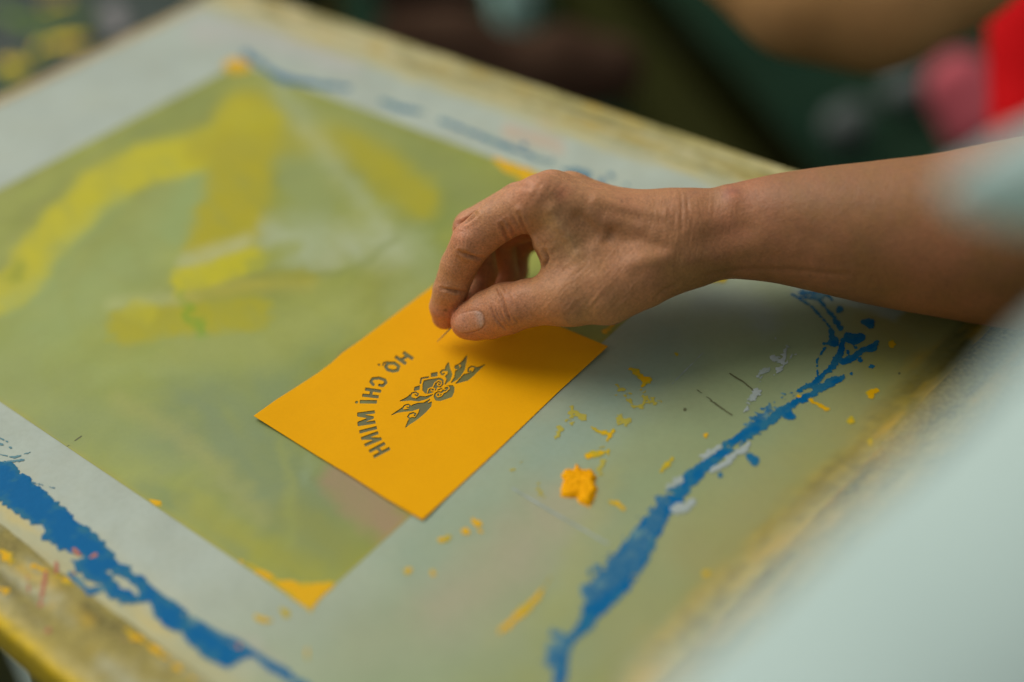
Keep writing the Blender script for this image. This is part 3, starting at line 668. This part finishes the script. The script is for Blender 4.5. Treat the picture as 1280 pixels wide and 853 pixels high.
# --- surface detail: creases, tendons, veins, wrinkles, as relief; crease shade is gathered for the colour
dep = -Vb[:, 2]; sx = 640+Vb[:, 0]/dep*FPX; sy = 426.5-Vb[:, 1]/dep*FPX
vd = -Vb/np.linalg.norm(Vb, axis=1)[:, None]; facing = sst(-.05, .35, (Nb*vd).sum(1))
near = lambda d0, d1: sst(d0-.3, d0+.3, dep-D0)*(1-sst(d1-.3, d1+.3, dep-D0))
disp = np.zeros(len(Vb)); red = np.zeros(len(Vb)); shade = np.zeros(len(Vb))
def seg(pts, w=None): return seg_dist(sx, sy, pts)
wob = 1.6*fbm(sx*.12, sy*.12, 81, 3)
front = (dep-D0) < -1.1
c1 = lambda l: [(520+a/3.281, 180+b/3.281) for a, b in l]      # coordinates read off an enlarged view of the hand
c8 = lambda l: [(530+a/6.563, 300+b/6.563) for a, b in l]
CREASE = [  # polyline, width px, depth cm, front-of-hand only
 (c8([(150, 402), (200, 408), (270, 425), (335, 428)]), 1.3, .085, -2.9, -.4),
 (c8([(230, 412), (300, 432)]), 2.4, .06, -2.9, -.4),
 (c8([(300, 95), (360, 130), (430, 150), (480, 152)]), 1.6, .10, -4.0, -1.0),
 (c8([(600, 395), (640, 470), (665, 530), (690, 600), (715, 670)]), 1.3, .07, -5, -1),
 (c8([(545, 540), (570, 600), (600, 660), (640, 700), (680, 735)]), 1.1, .05, -5, -1),
 (c8([(590, 560), (610, 620), (650, 680)]), 1.0, .035, -5, -1), (c8([(665, 400), (720, 480), (745, 560)]), 1.0, .028, -5, -1),
 (c8([(630, 560), (650, 620), (690, 690)]), 1.0, .03, -5, -1), (c8([(730, 620), (765, 660), (775, 720)]), 1.0, .03, -5, -1),
 (c8([(700, 390), (760, 470), (780, 520)]), 1.0, .02, -5, -1),
 (c1([(425, 285), (445, 340), (475, 400), (497, 450), (510, 500)]), 1.6, .08, -6, -1.5),
 (c1([(352, 335), (362, 362), (378, 388)]), 1.7, .10, -5, -1.5), (c1([(372, 318), (390, 345), (408, 378)]), 1.5, .045, -5, -1.5),
 (c1([(398, 300), (425, 340), (446, 376)]), 1.4, .03, -5, -1.5),
 (c1([(530, 440), (540, 470), (525, 505), (515, 520)]), 1.5, .10, -6, -1.5), (c1([(500, 440), (512, 470), (514, 500)]), 1.3, .05, -6, -1.5),
 (c1([(180, 330), (200, 322), (225, 305), (245, 290)]), 1.8, .12, -4, 0), (c1([(345, 182), (380, 172), (430, 172), (470, 180)]), 2.0, .03, -6, 0),
 (c1([(165, 395), (170, 440)]), 1.2, .02, -4, 0), (c1([(180, 390), (186, 440)]), 1.2, .02, -4, 0), (c1([(196, 390), (198, 430)]), 1.2, .018, -4, 0), (c1([(190, 420), (215, 450), (245, 465)]), 1.2, .03, -4, 0),
 ([(850, 238), (853, 262), (851, 290)], 1.3, .018, -7, 0), ([(858, 240), (861, 265), (858, 285)], 1.2, .018, -7, 0),
 ([(878, 345), (920, 337), (980, 337), (1060, 344)], 2.5, .035, -7, 0),
 ([(820, 372), (832, 362), (846, 356)], 2.0, .05, -7, 0),
]
for pts, w, d, d0, d1 in CREASE:
    q = seg_dist(sx+wob*.7, sy+wob*.7, pts); L0 = np.hypot(sx-pts[0][0], sy-pts[0][1]); L1 = np.hypot(sx-pts[-1][0], sy-pts[-1][1])
    taper = sst(0, 7, np.minimum(L0, L1))*.75+.25
    w = w*1.15; g = np.exp(-(q/w)**2)*taper*near(d0, d1)*facing
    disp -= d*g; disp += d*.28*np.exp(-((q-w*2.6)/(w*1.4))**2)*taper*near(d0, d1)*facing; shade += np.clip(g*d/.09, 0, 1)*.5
RIDGE = [   # tendons, veins, knuckles and hollows (negative)
 ([(690, 262), (706, 290), (722, 318)], 9, .11), ([(670, 236), (676, 240)], 14, .05), ([(648, 262), (660, 290), (672, 318)], 5, .05),
 ([(700, 285), (716, 300)], 16, .08), ([(744, 292), (732, 280), (724, 272)], 9, -.10), ([(764, 292), (758, 300)], 7, -.10), ([(745, 250), (790, 262), (830, 268)], 7, .05),
 ([(760, 275), (800, 284)], 8, .05), ([(735, 322), (742, 345)], 14, .06), ([(770, 300), (800, 300), (830, 310)], 8, -.06), ([(790, 330), (830, 322)], 10, .06),
 ([(905, 232), (915, 248)], 12, .07), ([(885, 300), (930, 288)], 18, -.10), ([(940, 262), (1010, 300)], 22, -.05), ([(870, 325), (900, 330)], 12, .05), ([(690, 350), (704, 340)], 8, -.04),
 ([(630, 372), (634, 396)], 11, .05), ([(584, 300), (582, 310)], 10, .04),
]
for pts, w, d in RIDGE:
    q = seg_dist(sx, sy, pts); disp += 1.35*d*np.exp(-(q/w)**2)*facing*near(-7, .5)
# fine parallel wrinkles of thumb base and wrist
def wrinkle(pts, R, ang, period, d, seed):
    m = 1-sst(R*.3, R, seg_dist(sx, sy, pts)); ca, sa = math.cos(ang), math.sin(ang)
    u = (sx*ca+sy*sa)+2.2*fbm(sx*.06, sy*.06, seed, 2); v = -sx*sa+sy*ca
    w = vnoise(u/period, v/(period*6), seed)-.5
    return d*m*w*facing*near(-7, .5)
disp += wrinkle([(700, 385), (740, 375), (780, 365)], 34, .75, 4.0, .035, 83)
disp += wrinkle([(850, 300), (835, 270), (870, 270)], 42, .12, 3.6, .022, 85)
disp += wrinkle([(660, 238), (690, 240)], 26, .6, 3.6, .025, 86)
disp += wrinkle([(700, 300), (720, 340)], 26, .9, 3.6, .02, 88)
msk = lambda pts, R_: (1-sst(R_*.4, R_, seg_dist(sx, sy, pts)))*facing
WA = np.clip(msk([(690, 388), (740, 375), (790, 360)], 42)+.55*msk([(660, 378), (640, 385)], 28)+.5*msk([(720, 300), (760, 330)], 50)+.25, 0, 1)     # slanting fine lines
WB = np.clip(msk([(850, 300), (840, 260), (880, 265)], 55)+.6*msk([(575, 300), (570, 330)], 22)+.5*msk([(655, 240), (690, 245)], 30)+.2, 0, 1)       # lines across the wrist and knuckles
fine = fbm(Vb[:, 0]*2.2+Vb[:, 2], Vb[:, 1]*2.2-Vb[:, 2]*.7, 89, 4)
disp += .018*fine*sst(1.5, .5, Vb[:, 0]*0+1)
# thumbnail: a plate let into the skin, facing the viewer
nc = np.array([583.0, 403.5]); na = math.radians(-14)
du = ((sx-nc[0])*math.cos(na)+(sy-nc[1])*math.sin(na)); dv = (-(sx-nc[0])*math.sin(na)+(sy-nc[1])*math.cos(na))
du_ = du-4
rn = (np.abs(du_/19.5)**2.6+np.abs(dv/13.2)**2.6)**(1/2.6)
nm = (1-sst(.90, 1.0, rn))*near(-6, -1.2)*facing
groove = np.exp(-((rn-1.0)/.075)**2)*near(-6, -1.2)*facing*sst(-14, -4, du_)
disp += -.022*groove+.010*nm
Vb = Vb+Nb*disp[:, None]
Nb = vert_normals(Vb, Fb)
# --- skin colour (pigment and blood, plus painted crease shade and a darker nail groove)
c0 = lin(186, 132, 86, 1.22); c_red = lin(198, 120, 90, 1.3); c_tan = lin(144, 98, 52, 1.05); c_nail = lin(204, 146, 114, 1.2); c_lun = lin(200, 166, 146, 1.2)
big = fbm(Vb[:, 0]*.5, Vb[:, 1]*.5+Vb[:, 2]*.3, 91, 3); med = fbm(Vb[:, 0]*1.8+Vb[:, 2], Vb[:, 1]*1.8, 93, 4)
C = np.tile(c0, (len(Vb), 1))
def mixc(C, c, a): a = np.clip(a, 0, 1)[:, None]; return C*(1-a)+c*a
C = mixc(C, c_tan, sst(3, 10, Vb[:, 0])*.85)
C = mixc(C, c_red, .12+.4*big)
for (x, y, r, a) in ((556, 400, 22, .6), (585, 405, 24, .45), (572, 290, 20, .5), (665, 232, 28, .3), (640, 290, 22, .55), (630, 385, 22, .3), (702, 242, 10, .5), (915, 243, 9, .6), (800, 390, 30, .3), (600, 310, 16, .35)):
    C = mixc(C, c_red, a*np.exp(-((sx-x)**2+(sy-y)**2)/r**2))
C = mixc(C, lin(130, 80, 62, 1.2), .55*np.exp(-(seg_dist(sx, sy, [(906, 246), (914, 241), (922, 240)])/4)**2)*facing)
C = mixc(C, lin(205, 165, 115, 1.25), .5*np.exp(-(seg_dist(sx, sy, [(690, 275), (706, 302), (716, 316)])/13)**2)*facing)
C = mixc(C, lin(120, 84, 55, 1.2), np.clip(shade, 0, 1)*.7)  # shade of the creases painted into the skin colour
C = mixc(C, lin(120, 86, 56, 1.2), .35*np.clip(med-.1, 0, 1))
for (x, y, r) in ((557, 388, 1.8), (777, 252, 1.4), (841, 333, 1.2), (1012, 345, 1.2)):
    C = mixc(C, lin(80, 58, 45), .8*np.exp(-((sx-x)**2+(sy-y)**2)/r**2)*facing)
C = mixc(C, c_nail, nm*.8)
lun = nm*np.exp(-((du_-14)/4.5)**2); C = mixc(C, c_lun, lun*.9)
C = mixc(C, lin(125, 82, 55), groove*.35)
# fine skin lines: two stretched noises weighted by where the skin is creased
def skin_lines(m):
    nt = m.node_tree; N = nt.nodes; L = nt.links; bs = N['Principled BSDF']; prev = bs.inputs['Normal'].links[0].from_socket
    tc = N.new('ShaderNodeTexCoord'); vc = N.new('ShaderNodeVertexColor'); vc.layer_name = 'lines'; sp = N.new('ShaderNodeSeparateColor'); L.new(vc.outputs['Color'], sp.inputs[0])
    for ch, ang, st in ((0, -.75, .7), (1, -.1, .6)):
        U = RM@np.array([math.cos(ang), math.sin(ang), 0]); Vv = RM@np.array([-math.sin(ang), math.cos(ang), 0]); Wv = RM[:, 2]
        cb = N.new('ShaderNodeCombineXYZ')
        for k, (vec, sc) in enumerate(((U, 1150), (Vv, 170), (Wv, 200))):
            d = N.new('ShaderNodeVectorMath'); d.operation = 'DOT_PRODUCT'; L.new(tc.outputs['Object'], d.inputs[0]); d.inputs[1].default_value = tuple(vec*sc); L.new(d.outputs['Value'], cb.inputs[k])
        nz = N.new('ShaderNodeTexNoise'); nz.inputs['Scale'].default_value = 1; nz.inputs['Detail'].default_value = 2; nz.inputs['Distortion'].default_value = .5; L.new(cb.outputs[0], nz.inputs['Vector'])
        mu = N.new('ShaderNodeMath'); mu.operation = 'MULTIPLY'; L.new(nz.outputs['Fac'], mu.inputs[0]); L.new(sp.outputs[ch], mu.inputs[1])
        bp = N.new('ShaderNodeBump'); bp.inputs['Strength'].default_value = st; bp.inputs['Distance'].default_value = .035*CM
        L.new(mu.outputs[0], bp.inputs['Height']); L.new(prev, bp.inputs['Normal']); prev = bp.outputs['Normal']
    L.new(prev, bs.inputs['Normal'])
skin_lines(M['skin'])
person = empty('person', tuple(to_world(JC(1610, 270, 54.5))*[1, 1, 0]+[0, 0, -74]))
tag(person, 'person in pale mint shirt reaching from the right, pinching a needle over the card', 'person', 'people at the printing table')
del person['group']
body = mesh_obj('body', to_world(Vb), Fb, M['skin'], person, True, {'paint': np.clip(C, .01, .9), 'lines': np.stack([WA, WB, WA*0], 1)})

# --- the mint shirt of the same person: torso close to the lens, loose sleeve over the forearm
def soft_body(name, items, k, step, m, parent, noise=.0, nfreq=.2, seed=0, pad=1.5, rlx=2, fold=0):
    pts = np.array([p for ch in items for p, r in ch]); R = max(r for ch in items for p, r in ch)
    lo = pts.min(0)-R-pad; hi = pts.max(0)+R+pad
    ax = [np.arange(lo[i], hi[i]+step, step) for i in range(3)]
    g = np.stack(np.meshgrid(*ax, indexing='ij'), -1); F = None
    for ch in items:
        f = chain_field(g, ch, k*.5); F = f if F is None else smin(F, f, k)
    if noise: F = F+noise*fbm(g[..., 0]*nfreq+g[..., 2]*nfreq*.7, g[..., 1]*nfreq+g[..., 2]*nfreq*.4, seed, 3)
    V, Fc = surface_nets(F.astype(np.float32), *ax); V = relax(V.astype(float), Fc, rlx); N = vert_normals(V, Fc)
    if (N*(V-V.mean(0))).sum() < 0: Fc = Fc[:, ::-1].copy()
    return mesh_obj(name, to_world(V), Fc, m, parent)
soft_body('shirt', [
    [(JC(1760, 330, 25), 4.0), (JC(1480, 640, 22), 3.5), (JC(1262, 862, 21.5), 3.5), (JC(1050, 1090, 21), 3.5), (JC(930, 1400, 21), 3.6)],
    [(JC(1500, 1250, 26), 5.5), (JC(1950, 900, 30), 9.0), (JC(2150, 300, 36), 10.0), (JC(2000, -350, 40), 8.5)],
    [(JC(2000, -350, 40), 8.0), (JC(1780, -260, 45), 6.5), (JC(1690, 60, 49), 6.4), (JC(1600, 150, 44), 3.4)],
    [(JC(1206, 240, 27), .62), (JC(1290, 228, 28), 1.1), (JC(1420, 200, 31), 2.0), (JC(1640, 120, 40), 4.8)],
    ], .7, .36, M['mint'], person, noise=.34, nfreq=.16, seed=95)

# the needle between finger and thumb
nd = empty('needle', P(546, 428, .2))
tag(nd, 'thin dark needle held between thumb and forefinger, its point on the yellow card', 'needle')
a = P(546, 428, .15); b = JC(566, 408, 58.9); bw = to_world(b); c = a+(bw-a)*1.9
V, F = tube([a, a+(bw-a)*.25, a+(bw-a)*.6, c], [.008, .022, .028, .03], 10); mesh_obj('needle_shaft', V, F, M['needle'], nd)
V, F = tube([c, c+(bw-a)*.25], [.045, .045], 10); mesh_obj('needle_eye', V, F, M['needle'], nd)

# ================================================================== BACKGROUND
def W(px, py, z): return P(px, py, z)
GZ = -62.0
gm = mat('dark green floor', color=S(36, 58, 44, .85), rough=1, spec=0, var=((3, .6, S(24, 44, 34, .75)), (9, .3, S(58, 66, 40, .5)), (22, .25, S(40, 64, 50, .5))), bump=(('noise', 30, .4, .5),))
n = 90; g = np.linspace(-420, 420, n); X, Y = np.meshgrid(g, g, indexing='ij')
V = np.stack([X, Y, GZ+1.2*fbm(X*.03, Y*.03, 101)], -1).reshape(-1, 3); i, j = np.meshgrid(np.arange(n-1), np.arange(n-1), indexing='ij'); a = (i*n+j).ravel()
tag(mesh_obj('ground', V, np.stack([a, a+n, a+n+1, a+1], 1), gm), kind='structure')

# stand that carries the screen
wood = mat('stand wood', color=S(95, 95, 60, 1), rough=.7, var=((60, .5, S(60, 62, 40, 1)), (25, .4, S(150, 140, 30, 1))), bump=(('noise', 200, .4, .05),))
stand = empty('screen_stand', (-14, 13, GZ)); tag(stand, 'paint stained wooden stand under the silk screen, one leg showing at the near corner', 'stand')
for x0, x1, y0, y1 in ((-38, -35, -2, 28), (5, 8, -2, 28)):
    v, f = box(x0, x1, y0, y1, -4.6, -2.03); bevel(mesh_obj('crossbar', v, f, wood, stand, False), .2)
for bx, by in ((-36.5, 0), (-36.5, 26), (6.5, 0), (6.5, 26)):
    v, f = box(bx-1.4, bx+1.4, by-1.4, by+1.4, GZ, -4.62); bevel(mesh_obj('leg', v, f, wood, stand, False), .25)
lg = W(52, 826, -3); V, F = tube([lg, lg+[1.0, -1.5, -14], lg+[3, -4, GZ+3]], [.55, .5, .5], 10); tag(mesh_obj('leg', V, F, wood, stand), 'thin yellow stained leg')

# paper-covered tray on the floor below the near corner
pm = mat('pale paper', color=S(118, 134, 126, 1.0), rough=.8, var=((14, .7, S(50, 60, 50, 1)), (30, .3, S(150, 160, 150, 1))))
c = W(20, 840, -40); v, f = box(c[0]-26, c[0]+20, c[1]-24, c[1]+12, -41, -40); tr = bevel(mesh_obj('paper_board', v, f, pm, None, False), .3)
tag(tr, 'blurred grey board with dark streaks below the near left corner of the screen', 'board')
v, f = box(c[0]-22, c[0]+16, c[1]-20, c[1]+8, GZ, -41.01); s = mesh_obj('crate', v, f, wood, None, False); tag(s, 'wooden crate under the blurred grey board', 'crate')

# paint-spattered dark bench behind the far left corner
bm_ = mat('dark bench top', color=S(48, 64, 54, .8), rough=.7, var=((14, .6, S(30, 44, 34, 1)), (22, .5, S(88, 96, 92, 1))))
bench = empty('work_bench', tuple(W(40, 30, -30)*[1, 1, 0]+[0, 0, GZ])); tag(bench, 'dark bench spattered with green and yellow paint behind the far left corner of the screen', 'bench')
c = W(60, 40, -16); 
v, f = box(c[0]-60, c[0]+11, c[1]-30, c[1]+28, -19, -16); bevel(mesh_obj('bench_top', v, f, bm_, bench, False), .3)
for dx, dy in ((-56, -26), (-56, 24), (7, -26), (7, 24)):
    v, f = box(c[0]+dx-2, c[0]+dx+2, c[1]+dy-2, c[1]+dy+2, GZ, -19.01); bevel(mesh_obj('leg', v, f, wood, bench, False), .3)
def spat(name, lines, m, seed, z=-15.95, noise=.5):
    L_ = []
    for ln in lines:
        k = 1824.755/((CAM[2]-z)/-(RM@ray(*ln[0][:2]))[2]); L_.append((PX(ln, z), [p[2]/k for p in ln]))
    pad = max(max(r) for _, r in L_)+1
    def fd(X, Y):
        F = np.full(X.shape, -9.)
        for q, r in L_: F = np.maximum(F, -seg_dist(X, Y, q, r))
        return F+noise*fbm(X*.9, Y*.9, seed, 4)
    return layer(name, bnd(sum([q for q, _ in L_], []), pad), .22, fd, m, bench, z, .12, .3, bumps=.1, split=4)
spat('green_paint_spatter', [[(10, 24, 7), (60, 30, 8), (112, 20, 8)], [(-10, 15, 6), (15, 18, 7)], [(30, 42, 7), (60, 36, 6)], [(20, 96, 8), (0, 100, 8)], [(60, 60, 6), (30, 84, 5)]], mat('green paint', color=S(100, 135, 10, 1.0), rough=.6, var=((40, .4, S(50, 90, 30, 1)),)), 103)
spat('yellow_paint_spatter', [[(68, 54, 9), (84, 51, 12), (102, 50, 10)], [(14, 80, 12), (20, 84, 11)], [(58, 8, 5), (76, 2, 7)], [(50, 56, 3), (46, 64, 3)]], mat('yellow spatter', color=S(220, 190, 0, 1.4), rough=.6, var=((40, .4, S(150, 150, 10, 1)),)), 104, z=-15.85)
spat('grey_paint_spatter', [[(140, 10, 16), (150, 40, 10)], [(0, 45, 10)]], mat('grey spatter', color=S(120, 118, 116, 1), rough=.6), 105, z=-15.9)

# blurred beams, bundle, cup and scraps on the dark floor
def beam(x0, y0, x1, y1, z, r, m, label, cat='beam'):
    a = W(x0, y0, z); b = W(x1, y1, z); d = (b-a)/np.linalg.norm(b-a)
    s = np.cross(d, [0, 0, 1.]); s /= np.linalg.norm(s); V = []
    for q in (a, b):
        for u, w in ((-1, -1), (1, -1), (1, 1), (-1, 1)): V.append(q+s*u*r+np.array([0, 0, 1.])*w*r*.7)
    o = mesh_obj('wooden_beam', V, [(0, 3, 2, 1), (4, 5, 6, 7), (0, 1, 5, 4), (1, 2, 6, 5), (2, 3, 7, 6), (3, 0, 4, 7)], m, None, False)
    bevel(o, r*.2); tag(o, label, cat, 'beams on the dark floor')
bz = GZ+2
beam(760, -60, 1060, 300, -50, 2.0, mat('dark beam', color=S(30, 32, 12, .4), rough=1, spec=0, var=((12, .5, S(24, 26, 16, 1)),)), 'very dark narrow beam slanting down behind the forearm')
beam(690, -60, 985, 330, -54, 4.6, mat('olive beam', color=S(58, 60, 28, .6), rough=1, spec=0, var=((12, .5, S(48, 50, 32, .6)),)), 'broad olive brown beam left of the dark narrow one')
def blob(name, parts, m, parent=None, step=.8, noise=.6, seed=0): return soft_body(name, parts, 3, step, m, parent, noise=noise, nfreq=.15, seed=seed)
br = mat('brown cloth', color=S(88, 68, 54, .8), rough=1, spec=0, var=((10, .5, S(70, 50, 38, .7)),))
o = blob('cloth_bundle', [[(JC(500, 50, 150), 3.0), (JC(575, 62, 150), 4.0)], [(JC(640, 95, 150), 3.0), (JC(700, 90, 150), 4.6), (JC(760, 85, 150), 3.5)], [(JC(575, 62, 150), 3.), (JC(640, 95, 150), 3)]], br, seed=111)
tag(o, 'blurred reddish brown bundle of cloth behind the far edge of the screen', 'cloth')
o = blob('brown_sack', [[(JC(560, -5, 158), 3.5), (JC(500, -14, 157), 3.5)]], mat('brown sack', color=S(70, 52, 42, .6), rough=.85), seed=112)
tag(o, 'smaller dark brown sack at the top of the photo, left of the pale cup', 'sack')
cw = W(648, 62, GZ+1.2); cup = empty('plastic_cup', tuple(cw)); tag(cup, 'small pale mint cup standing at the top edge behind the brown bundle', 'cup')
cm_ = mat('pale cup', color=S(170, 205, 192, 1.2), rough=.4)
V, F = tube([cw+[0, 0, -1.2], cw+[0, 0, 6], cw+[0, 0, 13]], [2.2, 2.9, 3.6], 24); mesh_obj('cup_wall', V, F, cm_, cup)
V, F = tube([cw+[0, 0, 12.8], cw+[0, 0, 13.6]], [3.8, 3.8], 24); mesh_obj('cup_rim', V, F, cm_, cup)
gp = mat('grey scrap', color=S(105, 112, 108, 1), rough=.8, var=((20, .5, S(70, 78, 74, 1)),))
for (x, y, r, lab) in ((1056, 158, 3.4, 'pale grey crumpled scrap on the dark floor, just above the forearm'), (1122, 118, 3.2, 'dim grey crumpled scrap nearer the red garment')):
    c = to_cam(W(x, y, GZ+3)); o = blob('paper_scrap', [[(c, r*.75), (c+[r*.5, r*.4, 0], r*.6)]], gp, noise=.8, seed=int(x)); tag(o, lab, 'scrap', 'scraps on the dark floor')

# second person behind: bent bare arm across the top, red top at the right edge
by = empty('person', tuple(to_world(JC(1500, -200, 120))*[1, 1, 0]+[0, 0, GZ])); tag(by, 'blurred person behind in a red garment with a bare bent arm across the top edge', 'person')
sk2 = mat('bystander skin', color=S(165, 125, 80, 1.9), rough=.55, var=((14, .3, S(120, 86, 58, 1)),))
soft_body('body', [[(JC(760, -230, 84), 3.0), (JC(880, -110, 83), 3.6), (JC(1010, -22, 82), 4.2), (JC(1090, -10, 82), 4.4), (JC(1180, -60, 83), 4.5), (JC(1300, -150, 86), 4.8), (JC(1450, -260, 90), 5.5)]], 2, .6, sk2, by)
soft_body('shirt', [[(JC(1320, 150, 100), 4.4), (JC(1350, 40, 100), 5.8), (JC(1480, -60, 100), 9.0)], [(JC(1480, -60, 100), 9), (JC(1450, -250, 92), 7)]], 2, .7, mat('red cloth', color=S(205, 0, 8, 1.15), rough=.8), by, noise=.4, seed=115)
soft_body('sash', [[(JC(1200, 110, 165), 4.0), (JC(1230, 150, 165), 4.6), (JC(1300, 200, 165), 6)]], 2, .5, mat('dusty pink cloth', color=S(180, 84, 92, 1.1), rough=.85), by, noise=.3, seed=116)

SUN, SKY, EXPO = 1.6, .09, -0.05
# ================================================================== LIGHT, SKY, CAMERA
# light comes from the far left, soft, as under a bright open roof edge
sd = RM@np.array([-.80, .42, -.45]); sd = np.array([sd[0], sd[1], max(sd[2], .2)]); sd /= np.linalg.norm(sd)
el = math.asin(sd[2]); az = math.atan2(sd[0], sd[1])
el = math.radians(52); sd = np.array([math.sin(az)*math.cos(el), math.cos(az)*math.cos(el), math.sin(el)])
sl = bpy.data.lights.new('sun', 'SUN'); sl.energy = SUN; sl.angle = math.radians(50); sl.color = (1.0, .95, .86)
so = bpy.data.objects.new('sun', sl); scn.collection.objects.link(so)
from mathutils import Vector, Matrix
so.rotation_euler = Vector(sd).to_track_quat('Z', 'Y').to_euler()
w = bpy.data.worlds.new('World'); scn.world = w; w.use_nodes = True
nt = w.node_tree; bg = nt.nodes['Background']
sky = nt.nodes.new('ShaderNodeTexSky'); sky.sky_type = 'NISHITA'; sky.sun_disc = False
sky.sun_elevation = el; sky.sun_rotation = az; sky.air_density = 1.2; sky.dust_density = 3.0; sky.ozone_density = .6
hs = nt.nodes.new('ShaderNodeHueSaturation'); hs.inputs['Saturation'].default_value = .12
nt.links.new(sky.outputs[0], hs.inputs['Color']); nt.links.new(hs.outputs[0], bg.inputs['Color']); bg.inputs['Strength'].default_value = SKY
cd = bpy.data.cameras.new('camera'); cam = bpy.data.objects.new('camera', cd); scn.collection.objects.link(cam)
mw = Matrix(((*RM[0], CAM[0]*CM), (*RM[1], CAM[1]*CM), (*RM[2], CAM[2]*CM), (0, 0, 0, 1)))
cam.matrix_world = mw
cd.sensor_width = 36; cd.lens = FPX*36/1280; cd.clip_start = .02; cd.clip_end = 100
cd.dof.use_dof = True; cd.dof.focus_distance = .572; cd.dof.aperture_fstop = 2.1
scn.camera = cam
scn.view_settings.view_transform = 'Standard'; scn.view_settings.look = 'None'
scn.view_settings.exposure = EXPO; scn.view_settings.gamma = 1
